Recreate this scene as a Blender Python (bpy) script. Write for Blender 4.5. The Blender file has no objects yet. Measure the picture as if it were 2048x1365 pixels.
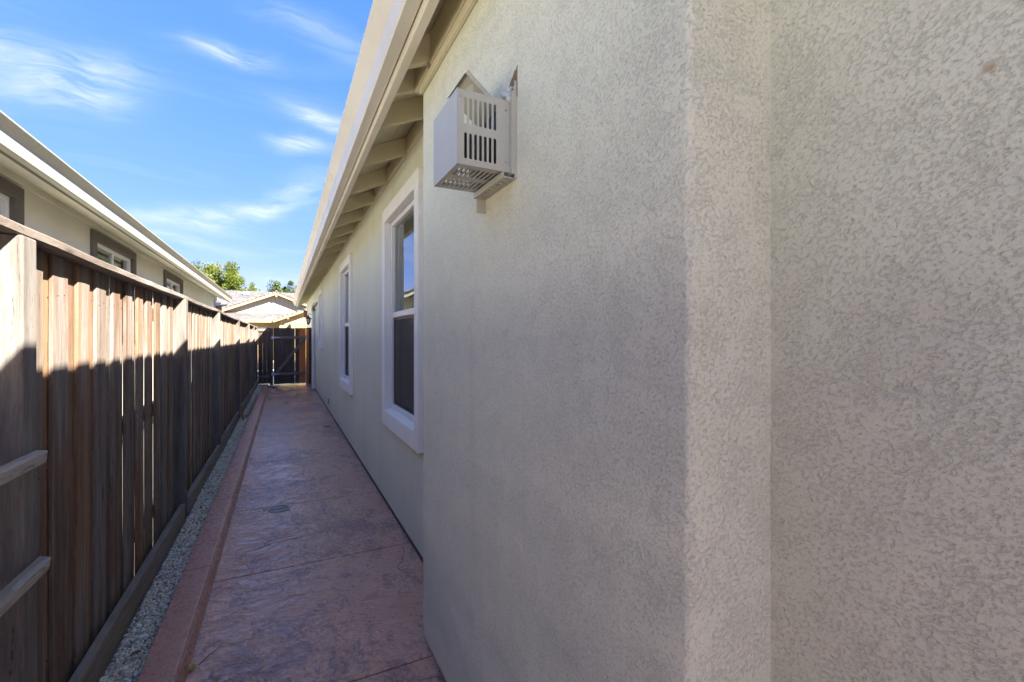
import bpy, bmesh, math, random
import numpy as np
from mathutils import Vector, Matrix

random.seed(7)
RNG = np.random.default_rng(11)
SC = bpy.context.scene
COL = SC.collection

# ------------------------------------------------------------------ camera
YAW = math.radians(26.7)
cam_d = bpy.data.cameras.new('camera')
cam = bpy.data.objects.new('camera', cam_d)
COL.objects.link(cam)
cam.location = (0, 0, 1.5)
cam.rotation_euler = (math.pi / 2, 0, -YAW)
cam_d.sensor_width = 36
cam_d.lens = 16.0
cam_d.shift_y = -0.0032
cam_d.clip_start = 0.02
cam_d.clip_end = 3000
SC.camera = cam

# ------------------------------------------------------------------ sky, sun, exposure
SUN = Vector((0.73, -1.0, 1.0)).normalized()
SUN_EL = math.asin(SUN.z)
SUN_AZ = math.atan2(SUN.x, SUN.y)
world = bpy.data.worlds.new('World')
SC.world = world
world.use_nodes = True
wt = world.node_tree
WN, WL = wt.nodes, wt.links


def wmath(op, a, b=None, c=None):
    n = WN.new('ShaderNodeMath'); n.operation = op
    for i, v in enumerate((a, b, c)):
        if v is None: continue
        if isinstance(v, (int, float)): n.inputs[i].default_value = v
        else: WL.new(v, n.inputs[i])
    return n.outputs[0]


sky = WN.new('ShaderNodeTexSky')
sky.sky_type = 'NISHITA'
sky.sun_disc = False
sky.sun_elevation = SUN_EL
sky.sun_rotation = SUN_AZ
sky.altitude = 0
sky.air_density = 1.0
sky.dust_density = 0.0
sky.ozone_density = 8.0
# even out the gradient between horizon and zenith a little, channel by channel, over the whole dome
ssep = WN.new('ShaderNodeSeparateColor'); WL.new(sky.outputs[0], ssep.inputs[0])
skyc = WN.new('ShaderNodeCombineColor')
for i_, (e_, k_) in enumerate(((.82, .285), (.50, .42), (.50, .74))):
    WL.new(wmath('MULTIPLY', wmath('POWER', ssep.outputs[i_], e_), k_), skyc.inputs[i_])
# thin cirrus: soft streaks laid on the dome by direction, broken up by stretched noise
tc = WN.new('ShaderNodeTexCoord')
sep = WN.new('ShaderNodeSeparateXYZ'); WL.new(tc.outputs['Generated'], sep.inputs[0])
zc = wmath('MAXIMUM', sep.outputs[2], 0.04)
yc = wmath('MAXIMUM', sep.outputs[1], 0.05)
cr = wmath('DIVIDE', sep.outputs[0], yc)
cq = wmath('DIVIDE', sep.outputs[2], yc)
comb = WN.new('ShaderNodeCombineXYZ'); WL.new(cr, comb.inputs[0]); WL.new(cq, comb.inputs[1])
warp = WN.new('ShaderNodeTexNoise'); warp.inputs['Scale'].default_value = 3.0
warp.inputs['Detail'].default_value = 4; WL.new(comb.outputs[0], warp.inputs['Vector'])
wsub = WN.new('ShaderNodeVectorMath'); wsub.operation = 'SUBTRACT'
WL.new(warp.outputs['Color'], wsub.inputs[0]); wsub.inputs[1].default_value = (.5, .5, .5)
wsc = WN.new('ShaderNodeVectorMath'); wsc.operation = 'SCALE'; WL.new(wsub.outputs[0], wsc.inputs[0])
wsc.inputs['Scale'].default_value = 0.16
wadd = WN.new('ShaderNodeVectorMath'); WL.new(comb.outputs[0], wadd.inputs[0]); WL.new(wsc.outputs[0], wadd.inputs[1])
sepw = WN.new('ShaderNodeSeparateXYZ'); WL.new(wadd.outputs[0], sepw.inputs[0])
# r, q = tangents of the direction east and up of the alley's axis; half sizes; tilt; strength
CLOUDS = [(-.52, .425, .20, .030, .10, .50), (-.345, .400, .075, .034, .10, .72), (-.28, .42, .06, .05, .7, .40), (-.66, .52, .20, .08, .1, .34),
          (-.095, .540, .070, .018, .05, .80), (.085, .450, .070, .020, -.15, .66), (.03, .378, .05, .020, .2, .66),
          (-.06, .245, .13, .016, .32, .62), (-.15, .205, .10, .015, .1, .50), (-.20, .17, .14, .010, .02, .4), (.06, .62, .12, .03, -.2, .26),
          (.03, .29, .10, .03, .4, .22), (-.02, .115, .2, .02, 0, .3)]
acc = None
for (r0, q0, a, b, t, s) in CLOUDS:
    dx = wmath('SUBTRACT', sepw.outputs[0], r0); dy = wmath('SUBTRACT', sepw.outputs[1], q0)
    ct, st = math.cos(t), math.sin(t)
    u = wmath('ADD', wmath('MULTIPLY', dx, ct / a), wmath('MULTIPLY', dy, st / a))
    v = wmath('ADD', wmath('MULTIPLY', dx, -st / b), wmath('MULTIPLY', dy, ct / b))
    g = wmath('EXPONENT', wmath('MULTIPLY', wmath('ADD', wmath('MULTIPLY', u, u), wmath('MULTIPLY', v, v)), -1.0))
    g = wmath('MULTIPLY', g, s * .88)
    acc = g if acc is None else wmath('ADD', acc, g)
front = wmath('GREATER_THAN', sep.outputs[1], 0.15)
acc = wmath('MULTIPLY', acc, front)
pl = WN.new('ShaderNodeCombineXYZ')
WL.new(wmath('DIVIDE', sep.outputs[0], zc), pl.inputs[0]); WL.new(wmath('DIVIDE', sep.outputs[1], zc), pl.inputs[1])
mpw = WN.new('ShaderNodeMapping'); mpw.inputs['Scale'].default_value = (0.55, 1.5, 1)
mpw.inputs['Rotation'].default_value = (0, 0, .5); WL.new(pl.outputs[0], mpw.inputs[0])
cn = WN.new('ShaderNodeTexNoise'); cn.inputs['Scale'].default_value = 1.1; cn.inputs['Detail'].default_value = 9
cn.inputs['Roughness'].default_value = .62; cn.inputs['Distortion'].default_value = .8
WL.new(mpw.outputs[0], cn.inputs['Vector'])
veil = wmath('MULTIPLY', wmath('MAXIMUM', wmath('SUBTRACT', cn.outputs[0], .53), 0.0), .42)
st2 = WN.new('ShaderNodeMapping'); st2.inputs['Scale'].default_value = (7, 36, 1); st2.inputs['Rotation'].default_value = (0, 0, -.25)
WL.new(wadd.outputs[0], st2.inputs[0])
sn = WN.new('ShaderNodeTexNoise'); sn.inputs['Scale'].default_value = 1; sn.inputs['Detail'].default_value = 8
sn.inputs['Roughness'].default_value = .6; sn.inputs['Distortion'].default_value = .5
WL.new(st2.outputs[0], sn.inputs['Vector'])
brk = WN.new('ShaderNodeMapRange'); brk.inputs[1].default_value = .34; brk.inputs[2].default_value = .64
brk.inputs[3].default_value = .12; brk.inputs[4].default_value = 1.0
WL.new(sn.outputs[0], brk.inputs[0])
cloud = wmath('ADD', wmath('MULTIPLY', acc, brk.outputs[0]), veil)
cloud = wmath('MINIMUM', cloud, .85)
mixc = WN.new('ShaderNodeMix'); mixc.data_type = 'RGBA'; mixc.blend_type = 'MIX'
WL.new(cloud, mixc.inputs[0]); WL.new(skyc.outputs[0], mixc.inputs[6])
mixc.inputs[7].default_value = (1.40, 1.48, 1.72, 1)
bg = WN['Background']
WL.new(mixc.outputs[2], bg.inputs[0])
bg.inputs[1].default_value = 0.053

sun_d = bpy.data.lights.new('sun', 'SUN')
sun_d.energy = 2.0
sun_d.angle = math.radians(0.55)
sun_d.color = (1.0, .94, .84)
sun = bpy.data.objects.new('sun', sun_d)
COL.objects.link(sun)
sun.rotation_euler = SUN.to_track_quat('Z', 'Y').to_euler()
sun.location = (10, -14, 14)

SC.render.engine = 'CYCLES'
vs = SC.view_settings
vs.view_transform = 'Standard'
vs.look = 'None'
vs.gamma = 1
vs.use_curve_mapping = False
vs.exposure = 4.08
cy = SC.cycles
cy.use_denoising = True
cy.max_bounces = 10
cy.diffuse_bounces = 6
cy.glossy_bounces = 5
cy.transparent_max_bounces = 16
cy.sample_clamp_indirect = 8


# ------------------------------------------------------------------ helpers: meshes
class MB:
    """collects shapes and links them as one mesh object"""
    def __init__(self):
        self.v, self.f = [], []

    def add(self, verts, faces):
        o = len(self.v)
        self.v += [tuple(p) for p in verts]
        self.f += [tuple(i + o for i in f) for f in faces]
        return self

    def box(self, x0, x1, y0, y1, z0, z1):
        v = [(x, y, z) for x in (x0, x1) for y in (y0, y1) for z in (z0, z1)]
        return self.add(v, [(0, 1, 3, 2), (4, 6, 7, 5), (0, 4, 5, 1), (2, 3, 7, 6), (0, 2, 6, 4), (1, 5, 7, 3)])

    def prism_y(self, poly, y0, y1):
        """polygon of (x, z), swept along y"""
        n = len(poly)
        v = [(x, y0, z) for x, z in poly] + [(x, y1, z) for x, z in poly]
        f = [tuple(range(n)), tuple(reversed(range(n, 2 * n)))]
        f += [(i, i + n, (i + 1) % n + n, (i + 1) % n) for i in range(n)]
        return self.add(v, f)

    def prism_x(self, poly, x0, x1):
        """polygon of (y, z), swept along x"""
        n = len(poly)
        v = [(x0, y, z) for y, z in poly] + [(x1, y, z) for y, z in poly]
        f = [tuple(range(n)), tuple(reversed(range(n, 2 * n)))]
        f += [(i, i + n, (i + 1) % n + n, (i + 1) % n) for i in range(n)]
        return self.add(v, f)

    def beam(self, p, q, w, h, up=(0, 0, 1)):
        """a rectangular bar from p to q, w wide, h high"""
        p, q = Vector(p), Vector(q)
        d = (q - p).normalized()
        s = d.cross(Vector(up)).normalized()
        u = s.cross(d)
        v = []
        for c in (p, q):
            for a, b in ((-1, -1), (1, -1), (1, 1), (-1, 1)):
                v.append(c + s * a * w / 2 + u * b * h / 2)
        return self.add(v, [(3, 2, 1, 0), (4, 5, 6, 7), (0, 1, 5, 4), (1, 2, 6, 5), (2, 3, 7, 6), (3, 0, 4, 7)])

    def tube(self, pts, rad, n=10, cap=True):
        pts = [Vector(p) for p in pts]
        if not hasattr(rad, '__len__'): rad = [rad] * len(pts)
        ref = Vector((0, 0, 1))
        rings = []
        for i, p in enumerate(pts):
            d = (pts[min(i + 1, len(pts) - 1)] - pts[max(i - 1, 0)]).normalized()
            r = Vector((1, 0, 0)) if abs(d.dot(ref)) > .95 else ref
            s = d.cross(r).normalized(); u = s.cross(d)
            rings.append([p + (s * math.cos(t) + u * math.sin(t)) * rad[i]
                          for t in (2 * math.pi * k / n for k in range(n))])
        v = [p for r in rings for p in r]
        f = []
        for i in range(len(rings) - 1):
            for k in range(n):
                f.append((i * n + k, i * n + (k + 1) % n, (i + 1) * n + (k + 1) % n, (i + 1) * n + k))
        if cap:
            f.append(tuple(reversed(range(n))))
            f.append(tuple(range((len(rings) - 1) * n, len(rings) * n)))
        return self.add(v, f)

    def lathe(self, prof, c, n=16):
        """prof of (r, z) about a vertical axis at c"""
        v, f = [], []
        for r, z in prof:
            for k in range(n):
                t = 2 * math.pi * k / n
                v.append((c[0] + r * math.cos(t), c[1] + r * math.sin(t), c[2] + z))
        for i in range(len(prof) - 1):
            for k in range(n):
                f.append((i * n + k, i * n + (k + 1) % n, (i + 1) * n + (k + 1) % n, (i + 1) * n + k))
        f.append(tuple(reversed(range(n)))); f.append(tuple(range((len(prof) - 1) * n, len(prof) * n)))
        return self.add(v, f)

    def mesh(self, name, mat=None, bevel=0.0, seg=1, smooth=False):
        me = bpy.data.meshes.new(name)
        me.from_pydata(self.v, [], self.f)
        bm = bmesh.new(); bm.from_mesh(me)
        bmesh.ops.recalc_face_normals(bm, faces=bm.faces)
        if bevel > 0:
            es = [e for e in bm.edges if len(e.link_faces) == 2 and e.calc_face_angle(0) > .5]
            bmesh.ops.bevel(bm, geom=es, offset=bevel, segments=seg, profile=.5, affect='EDGES', clamp_overlap=True)
        bm.to_mesh(me); bm.free()
        if smooth:
            me.polygons.foreach_set('use_smooth', [True] * len(me.polygons))
        if mat: me.materials.append(mat)
        return me

    def build(self, name, mat, parent=None, bevel=0.0, seg=1, smooth=False):
        return link(name, self.mesh(name, mat, bevel, seg, smooth), parent)


def link(name, me, parent=None):
    o = bpy.data.objects.new(name, me)
    COL.objects.link(o)
    if parent is not None: o.parent = parent
    return o


def thing(name, label, cat, loc=(0, 0, 0), group=None):
    o = bpy.data.objects.new(name, None)
    COL.objects.link(o)
    o.empty_display_size = .1
    o.location = loc
    return tag(o, label, cat, group)


def tag(o, label, cat, group=None):
    o['label'] = label; o['category'] = cat
    if group: o['group'] = group
    return o


def struct(o):
    o['kind'] = 'structure'
    return o


def B(*a):
    return MB().box(*a)


# ------------------------------------------------------------------ helpers: materials
class NT:
    def __init__(self, name):
        self.m = bpy.data.materials.new(name); self.m.use_nodes = True
        self.t = self.m.node_tree; self.n = self.t.nodes; self.l = self.t.links
        self.p = self.n['Principled BSDF']

    def put(self, sock, v):
        if v is None: return
        if hasattr(v, 'is_output'): self.l.new(v, sock)
        else: sock.default_value = v

    def math(self, op, a, b=None, c=None, clamp=False):
        n = self.n.new('ShaderNodeMath'); n.operation = op; n.use_clamp = clamp
        for i, v in enumerate((a, b, c)): self.put(n.inputs[i], v)
        return n.outputs[0]

    def pos(self):
        return self.n.new('ShaderNodeNewGeometry').outputs['Position']

    def obj(self):
        return self.n.new('ShaderNodeTexCoord').outputs['Object']

    def rnd(self):
        return self.n.new('ShaderNodeObjectInfo').outputs['Random']

    def mapping(self, vec, scale=(1, 1, 1), loc=None, rot=None):
        n = self.n.new('ShaderNodeMapping'); self.l.new(vec, n.inputs[0])
        n.inputs['Scale'].default_value = scale
        if loc is not None: self.put(n.inputs['Location'], loc)
        if rot is not None: n.inputs['Rotation'].default_value = rot
        return n.outputs[0]

    def noise(self, vec, scale, detail=3, rough=.5, dist=0.0, out=0):
        n = self.n.new('ShaderNodeTexNoise'); self.l.new(vec, n.inputs['Vector'])
        n.inputs['Scale'].default_value = scale; n.inputs['Detail'].default_value = detail
        n.inputs['Roughness'].default_value = rough; n.inputs['Distortion'].default_value = dist
        return n.outputs[out]

    def voro(self, vec, scale, feature='F1', out='Distance', rand=1.0):
        n = self.n.new('ShaderNodeTexVoronoi'); n.feature = feature; self.l.new(vec, n.inputs['Vector'])
        n.inputs['Scale'].default_value = scale; n.inputs['Randomness'].default_value = rand
        return n.outputs[out]

    def rng(self, v, a, b, c=0.0, d=1.0, smooth=True):
        n = self.n.new('ShaderNodeMapRange'); n.interpolation_type = 'SMOOTHSTEP' if smooth else 'LINEAR'
        self.l.new(v, n.inputs[0])
        for i, x in enumerate((a, b, c, d)): n.inputs[i + 1].default_value = x
        return n.outputs[0]

    def mix(self, f, a, b, mode='MIX'):
        n = self.n.new('ShaderNodeMix'); n.data_type = 'RGBA'; n.blend_type = mode
        self.put(n.inputs[0], f)
        for i, x in ((6, a), (7, b)):
            if isinstance(x, tuple) and len(x) == 3: x = x + (1,)
            self.put(n.inputs[i], x)
        return n.outputs[2]

    def ramp(self, f, stops, const=False):
        n = self.n.new('ShaderNodeValToRGB'); self.l.new(f, n.inputs[0])
        e = n.color_ramp.elements
        while len(e) < len(stops): e.new(.5)
        for i, (p, c) in enumerate(stops):
            e[i].position = p; e[i].color = tuple(c) + (1,)
        if const: n.color_ramp.interpolation = 'CONSTANT'
        return n.outputs[0]

    def bump(self, h, dist, strength=1.0, normal=None):
        n = self.n.new('ShaderNodeBump'); self.l.new(h, n.inputs['Height'])
        n.inputs['Distance'].default_value = dist; n.inputs['Strength'].default_value = strength
        if normal is not None: self.l.new(normal, n.inputs['Normal'])
        return n.outputs[0]

    def set(self, color=None, rough=None, normal=None, spec=None, metal=None):
        if isinstance(color, tuple) and len(color) == 3: color = color + (1,)
        self.put(self.p.inputs['Base Color'], color)
        self.put(self.p.inputs['Roughness'], rough)
        if normal is not None: self.l.new(normal, self.p.inputs['Normal'])
        self.put(self.p.inputs['Specular IOR Level'], spec)
        self.put(self.p.inputs['Metallic'], metal)
        return self.m


def sc(c, k): return tuple(x * k for x in c)


def stucco(name, col, warm=(.60, .50, .36), depth=.0034, k=1.0, spots=()):
    """dash-and-float stucco: flattened plates between rough worn hollows"""
    t = NT(name); P = t.pos()
    Q = t.mapping(P, (1, 1, 1), rot=(.5, .25, .35))
    n1 = t.noise(t.mapping(Q, (1, 1, 1.4)), 125 * k, 6, .62, .15)
    n3 = t.noise(P, 13 * k, 4, .6)
    n4 = t.noise(P, 320 * k, 3, .7)
    lvl = t.math('ADD', n1, t.math('MULTIPLY', t.math('SUBTRACT', n3, .5), .36))
    flat = t.math('SMOOTH_MIN', lvl, .495, .07)          # trowelled-off tops, rough hollows
    h = t.math('ADD', t.math('MULTIPLY', flat, 2.35), t.math('MULTIPLY', n4, .07))
    h = t.math('ADD', h, t.math('MULTIPLY', n3, .5))
    nb = t.bump(h, depth, 1.0)
    big = t.noise(P, .9, 4, .6)
    c = t.mix(t.rng(big, .3, .75), sc(col, .93), sc(col, 1.05))
    vert = t.noise(t.mapping(P, (5, 5, .35)), 1.0, 4, .6)
    c = t.mix(t.math('MULTIPLY', t.rng(vert, .5, .75), .22), c, warm)
    fleck = t.noise(P, 75 * k, 4, .6)
    c = t.mix(t.math('MULTIPLY', t.rng(fleck, .58, .74), .30), c, sc(warm, .85))
    sp = t.noise(t.mapping(Q, (1, 1, 1.6)), 165 * k, 4, .7, .3)
    c = t.mix(t.math('MULTIPLY', t.rng(sp, .50, .66), .42), c, sc(warm, .80))
    c = t.mix(t.math('MULTIPLY', t.rng(sp, .50, .34), .22), c, sc(col, 1.16))
    for (x, y, z, r, cc, s) in spots:
        d = t.n.new('ShaderNodeVectorMath'); d.operation = 'DISTANCE'
        t.l.new(P, d.inputs[0]); d.inputs[1].default_value = (x, y, z)
        dd = t.math('ADD', d.outputs['Value'], t.math('MULTIPLY', t.math('SUBTRACT', fleck, .5), r * 1.2))
        c = t.mix(t.math('MULTIPLY', t.rng(dd, r * .3, r, 1, 0), s), c, cc)
    return t.set(c, .93, nb, spec=.25)


def paint(name, col, rough=.6, grain=0.0, dirt=.12, spec=.4):
    t = NT(name); P = t.pos()
    a = t.noise(P, 2.2, 5, .6); b = t.noise(P, 60, 3, .6)
    c = t.mix(t.rng(a, .35, .75), col, sc(col, 1 - dirt))
    c = t.mix(t.math('MULTIPLY', t.rng(b, .62, .8), dirt * 1.6), c, (.28, .22, .14))
    n = t.bump(t.math('ADD', t.math('MULTIPLY', b, .5), t.math('MULTIPLY', a, 2.0)), .0015 + grain, .6)
    return t.set(c, rough, n, spec=spec)


def wood(name, stops, grey=.5, axis=2, rough=.85, wear=.5, contrast=1.0):
    """weathered board: tone per board, streaked grain, knots, greyed faces"""
    t = NT(name); O = t.obj(); R = t.rnd()
    off = t.n.new('ShaderNodeCombineXYZ')
    t.l.new(t.math('MULTIPLY', R, 37.0), off.inputs[0]); t.l.new(t.math('MULTIPLY', R, 91.0), off.inputs[1])
    t.l.new(t.math('MULTIPLY', R, 53.0), off.inputs[2])
    s1 = [26, 26, 26]; s1[axis] = 1.1
    s2 = [130, 130, 130]; s2[axis] = 2.5
    base = t.mapping(O, (1, 1, 1), off.outputs[0])
    wv = t.noise(base, 4, 3, .5, .2, out=1)
    add = t.n.new('ShaderNodeVectorMath'); add.operation = 'MULTIPLY_ADD'
    t.l.new(wv, add.inputs[0]); add.inputs[1].default_value = (.05, .05, .10); t.l.new(base, add.inputs[2])
    g1 = t.noise(t.mapping(add.outputs[0], tuple(s1)), 1, 5, .6, .5)
    g2 = t.noise(t.mapping(add.outputs[0], tuple(s2)), 1, 4, .65, .2)
    col = t.ramp(R, stops)
    # grey weathering differs along and across each board
    w1 = t.noise(t.mapping(base, (9, 9, 9) if axis is None else tuple(7 if i != axis else .9 for i in range(3))), 1, 4, .6)
    col = t.mix(t.rng(w1, .42, .66, 0, grey), col, (.26, .242, .222))
    dark = t.mix(1.0, col, (.58, .53, .50), 'MULTIPLY')
    col = t.mix(t.math('MULTIPLY', t.rng(g1, .40, .68), .75 * contrast), col, dark)
    col = t.mix(t.math('MULTIPLY', t.rng(g2, .46, .70), .55 * contrast), col, dark)
    kn = t.voro(t.mapping(base, tuple(9 if i != axis else 2.1 for i in range(3))), 1)
    col = t.mix(t.rng(kn, .03, .14, .75, 0), col, (.045, .03, .022))
    s3 = [210, 210, 210]; s3[axis] = 1.6
    g3 = t.noise(t.mapping(add.outputs[0], tuple(s3)), 1, 3, .6, .1)
    chk = t.rng(g3, .64, .70)
    col = t.mix(t.math('MULTIPLY', chk, .6 * contrast), col, (.035, .028, .024))
    pale = t.rng(g3, .30, .38, 1, 0)
    col = t.mix(t.math('MULTIPLY', pale, .25), col, (.40, .36, .32))
    h = t.math('ADD', t.math('MULTIPLY', g1, .6), t.math('MULTIPLY', g2, .8))
    h = t.math('SUBTRACT', h, t.math('MULTIPLY', chk, .6))
    return t.set(col, rough, t.bump(h, .0022, wear + .35), spec=.2)


M = {}
WARM = (.55, .50, .36)
M['stucco'] = stucco('stucco', (.735, .755, .635), WARM,
                     spots=[(.836, .255, 1.86, .012, (.42, .30, .18), .55), (.836, .33, 1.52, .13, (.50, .48, .44), .25)])
M['stucco_trim'] = stucco('stucco_trim', (.87, .88, .86), (.80, .78, .72), .0018, 1.3)
M['stucco_neighbor'] = stucco('stucco_neighbor', (.66, .65, .55), (.6, .54, .42), .002, .8)
M['trim_dark'] = stucco('trim_dark', (.150, .138, .118), (.12, .1, .08), .002)
M['eave_paint'] = paint('eave_paint', (.62, .575, .41), .65, .0008)
M['fascia_paint'] = paint('fascia_paint', (.66, .62, .52), .6, .0006)
M['gutter_metal'] = paint('gutter_metal', (.66, .635, .57), .38, 0, .10, .5)
M['gutter_olive'] = paint('gutter_olive', (.40, .39, .31), .42, 0, .10, .5)
M['vinyl'] = paint('vinyl', (.78, .78, .79), .35, 0, .05, .5)
M['cage_metal'] = paint('cage_metal', (.49, .50, .44), .45, 0, .12, .5)
M['raw_edge'] = paint('raw_edge', (.20, .145, .085), .95, .004)
M['cage_inner'] = paint('cage_inner', (.10, .085, .07), .7)
M['pipe_white'] = paint('pipe_white', (.74, .74, .76), .4, 0, .06)
M['pipe_grey'] = paint('pipe_grey', (.30, .32, .28), .5)
M['brown_metal'] = paint('brown_metal', (.20, .075, .05), .5)
M['bronze'] = paint('bronze', (.025, .018, .014), .45, 0, .2)
M['galvanised'] = NT('galvanised').set((.45, .47, .50), .38, metal=.85)
M['black_plastic'] = paint('black_plastic', (.05, .055, .06), .5)
M['foam'] = paint('foam', (.52, .56, .60), .8, .004)
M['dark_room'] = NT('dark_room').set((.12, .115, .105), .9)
M['blind'] = NT('blind').set((.30, .26, .22), .9)
M['asphalt'] = paint('asphalt', (.055, .055, .058), .9, .002)
M['drive_concrete'] = paint('drive_concrete', (.56, .53, .47), .85, .001)
M['patio_concrete'] = paint('patio_concrete', (.36, .36, .34), .85, .001)
M['drain_grey'] = paint('drain_grey', (.11, .12, .14), .45)
M['footing'] = paint('footing', (.22, .19, .16), .95, .003)
M['soil'] = paint('soil', (.20, .16, .12), .95, .004)
M['lamp_glass'] = NT('lamp_glass').set((.55, .50, .40), .15)

FENCE = [(0.00, (0.170, 0.088, 0.048)), (0.14, (0.189, 0.138, 0.104)), (0.28, (0.239, 0.120, 0.055)), (0.42, (0.170, 0.138, 0.110)), (0.56, (0.201, 0.120, 0.072)), (0.70, (0.215, 0.179, 0.145)), (0.84, (0.264, 0.132, 0.061)), (0.93, (0.183, 0.147, 0.120)), (1.00, (0.183, 0.114, 0.076))]
M['picket_wood'] = wood('picket_wood', FENCE, .78)
M['post_wood'] = wood('post_wood', [(0, (.160, .142, .126)), (1, (.14, .118, .102))], .7)
M['cap_wood'] = wood('cap_wood', [(0, (.17, .14, .115)), (1, (.145, .115, .094))], .7, axis=1)
M['rail_wood'] = wood('rail_wood', [(0, (.44, .40, .34)), (1, (.40, .355, .30))], .7, axis=1)
M['kick_wood'] = wood('kick_wood', [(0, (.31, .255, .20)), (1, (.27, .215, .165))], .6, axis=1)
M['stake_wood'] = wood('stake_wood', [(0, (.42, .22, .10)), (1, (.40, .22, .11))], .2)
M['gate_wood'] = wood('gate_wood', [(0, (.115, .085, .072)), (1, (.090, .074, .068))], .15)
M['gate_wood_new'] = wood('gate_wood_new', [(0, (.62, .24, .075)), (1, (.52, .20, .07))], .05)
M['gate_rail'] = wood('gate_rail', [(0, (.21, .18, .165)), (1, (.22, .185, .165))], .2, axis=0)


def make_glass():
    t = NT('window_glass')
    fr = t.n.new('ShaderNodeFresnel'); fr.inputs[0].default_value = 2.9
    wob = t.bump(t.noise(t.pos(), 1.3, 1, .4), .010, .22)
    t.l.new(wob, fr.inputs['Normal'])
    tr = t.n.new('ShaderNodeBsdfTransparent'); tr.inputs[0].default_value = (.62, .68, .66, 1)
    gl = t.n.new('ShaderNodeBsdfGlossy'); gl.inputs['Roughness'].default_value = .004
    gl.inputs['Color'].default_value = (.95, 1, .98, 1)
    t.l.new(wob, gl.inputs['Normal'])
    mx = t.n.new('ShaderNodeMixShader'); t.l.new(fr.outputs[0], mx.inputs[0])
    t.l.new(tr.outputs[0], mx.inputs[1]); t.l.new(gl.outputs[0], mx.inputs[2])
    t.l.new(mx.outputs[0], t.n['Material Output'].inputs[0])
    return t.m


def make_screen():
    t = NT('insect_screen')
    d = t.n.new('ShaderNodeBsdfDiffuse'); d.inputs[0].default_value = (.15, .14, .135, 1)
    tr = t.n.new('ShaderNodeBsdfTransparent')
    mx = t.n.new('ShaderNodeMixShader'); mx.inputs[0].default_value = .62
    t.l.new(tr.outputs[0], mx.inputs[1]); t.l.new(d.outputs[0], mx.inputs[2])
    t.l.new(mx.outputs[0], t.n['Material Output'].inputs[0])
    return t.m


M['glass'] = make_glass()
M['screen'] = make_screen()


def make_path():
    """stamped, sealed concrete: mauve-brown, darker release colour in patches, slate-like terraces"""
    t = NT('stamped_concrete'); P = t.pos()
    W = t.noise(P, 2.3, 4, .55, out=1)
    wa = t.n.new('ShaderNodeVectorMath'); wa.operation = 'MULTIPLY_ADD'
    t.l.new(W, wa.inputs[0]); wa.inputs[1].default_value = (.32, .32, 0); t.l.new(P, wa.inputs[2])
    Q = t.mapping(wa.outputs[0], (1.0, .62, 1), rot=(0, 0, .5))
    a = t.noise(Q, 4.2, 7, .58, .5)
    ter = t.math('MULTIPLY', a, 9.0)
    fr_ = t.math('FRACT', ter)
    stair = t.math('ADD', t.math('FLOOR', ter), t.rng(fr_, .72, 1.0))
    b = t.noise(P, 38, 5, .65)
    crk = t.voro(t.mapping(wa.outputs[0], (1.0, 1.25, 1)), 1.0, 'DISTANCE_TO_EDGE')
    crack = t.rng(crk, .0, .011, 1, 0)
    crack = t.math('MULTIPLY', crack, t.rng(t.noise(P, 1.7, 3, .5), .44, .56))
    ridge = t.noise(t.mapping(wa.outputs[0], (5, 17, 1), rot=(0, 0, .22)), 1, 6, .62, .6)
    rg = t.math('ABSOLUTE', t.math('SUBTRACT', ridge, .5))
    h = t.math('ADD', t.math('MULTIPLY', stair, .12), t.math('MULTIPLY', b, .14))
    h = t.math('SUBTRACT', h, t.math('MULTIPLY', crack, .6))
    h = t.math('ADD', h, t.math('MULTIPLY', t.rng(rg, 0, .09), .35))
    h = t.math('ADD', h, t.math('MULTIPLY', a, .6))
    n = t.bump(h, .010, .50)
    col = t.ramp(t.noise(P, 1.5, 5, .6, .4), [(.30, (.55, .285, .205)), (.5, (.64, .355, .25)), (.72, (.57, .305, .23))])
    rel = t.noise(Q, 9.0, 8, .70, .6)
    fl = t.noise(t.mapping(Q, (1, 1.9, 1)), 34, 6, .72, .4)
    reg = t.noise(P, .75, 3, .55)
    rs = t.math('MULTIPLY', t.math('SUBTRACT', reg, .5), .60)
    m = t.rng(t.math('ADD', rel, rs), .50, .60)
    m2 = t.rng(t.math('ADD', t.math('ADD', fl, rs), t.math('MULTIPLY', t.math('SUBTRACT', rel, .5), .5)), .50, .56)
    col = t.mix(t.math('MULTIPLY', m, .38), col, (.235, .138, .135))
    col = t.mix(t.math('MULTIPLY', m2, .54), col, (.21, .12, .13))
    lite = t.rng(t.noise(t.mapping(Q, (1, 2.2, 1)), 22, 6, .7, .6), .58, .66)
    col = t.mix(t.math('MULTIPLY', lite, .35), col, (.52, .38, .33))
    col = t.mix(t.math('MULTIPLY', crack, .45), col, (.06, .03, .028))
    ro = t.math('ADD', t.rng(b, .3, .7, .13, .27), t.math('MULTIPLY', t.rng(reg, .35, .7), .10))
    return t.set(col, ro, n, spec=.55)


def make_kerb():
    t = NT('kerb_concrete'); P = t.pos()
    a = t.noise(P, 3.0, 5, .6); b = t.noise(P, 55, 4, .65)
    s = t.noise(t.mapping(P, (60, 2.0, 60)), 1, 3, .6)
    col = t.ramp(a, [(.3, (.43, .205, .155)), (.55, (.51, .26, .195)), (.75, (.45, .22, .17))])
    col = t.mix(t.math('MULTIPLY', t.rng(b, .60, .78), .18), col, (.22, .11, .09))
    n = t.bump(t.math('ADD', b, t.math('MULTIPLY', s, .6)), .0022, .7)
    return t.set(col, t.rng(b, .3, .7, .22, .38), n, spec=.55)


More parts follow.
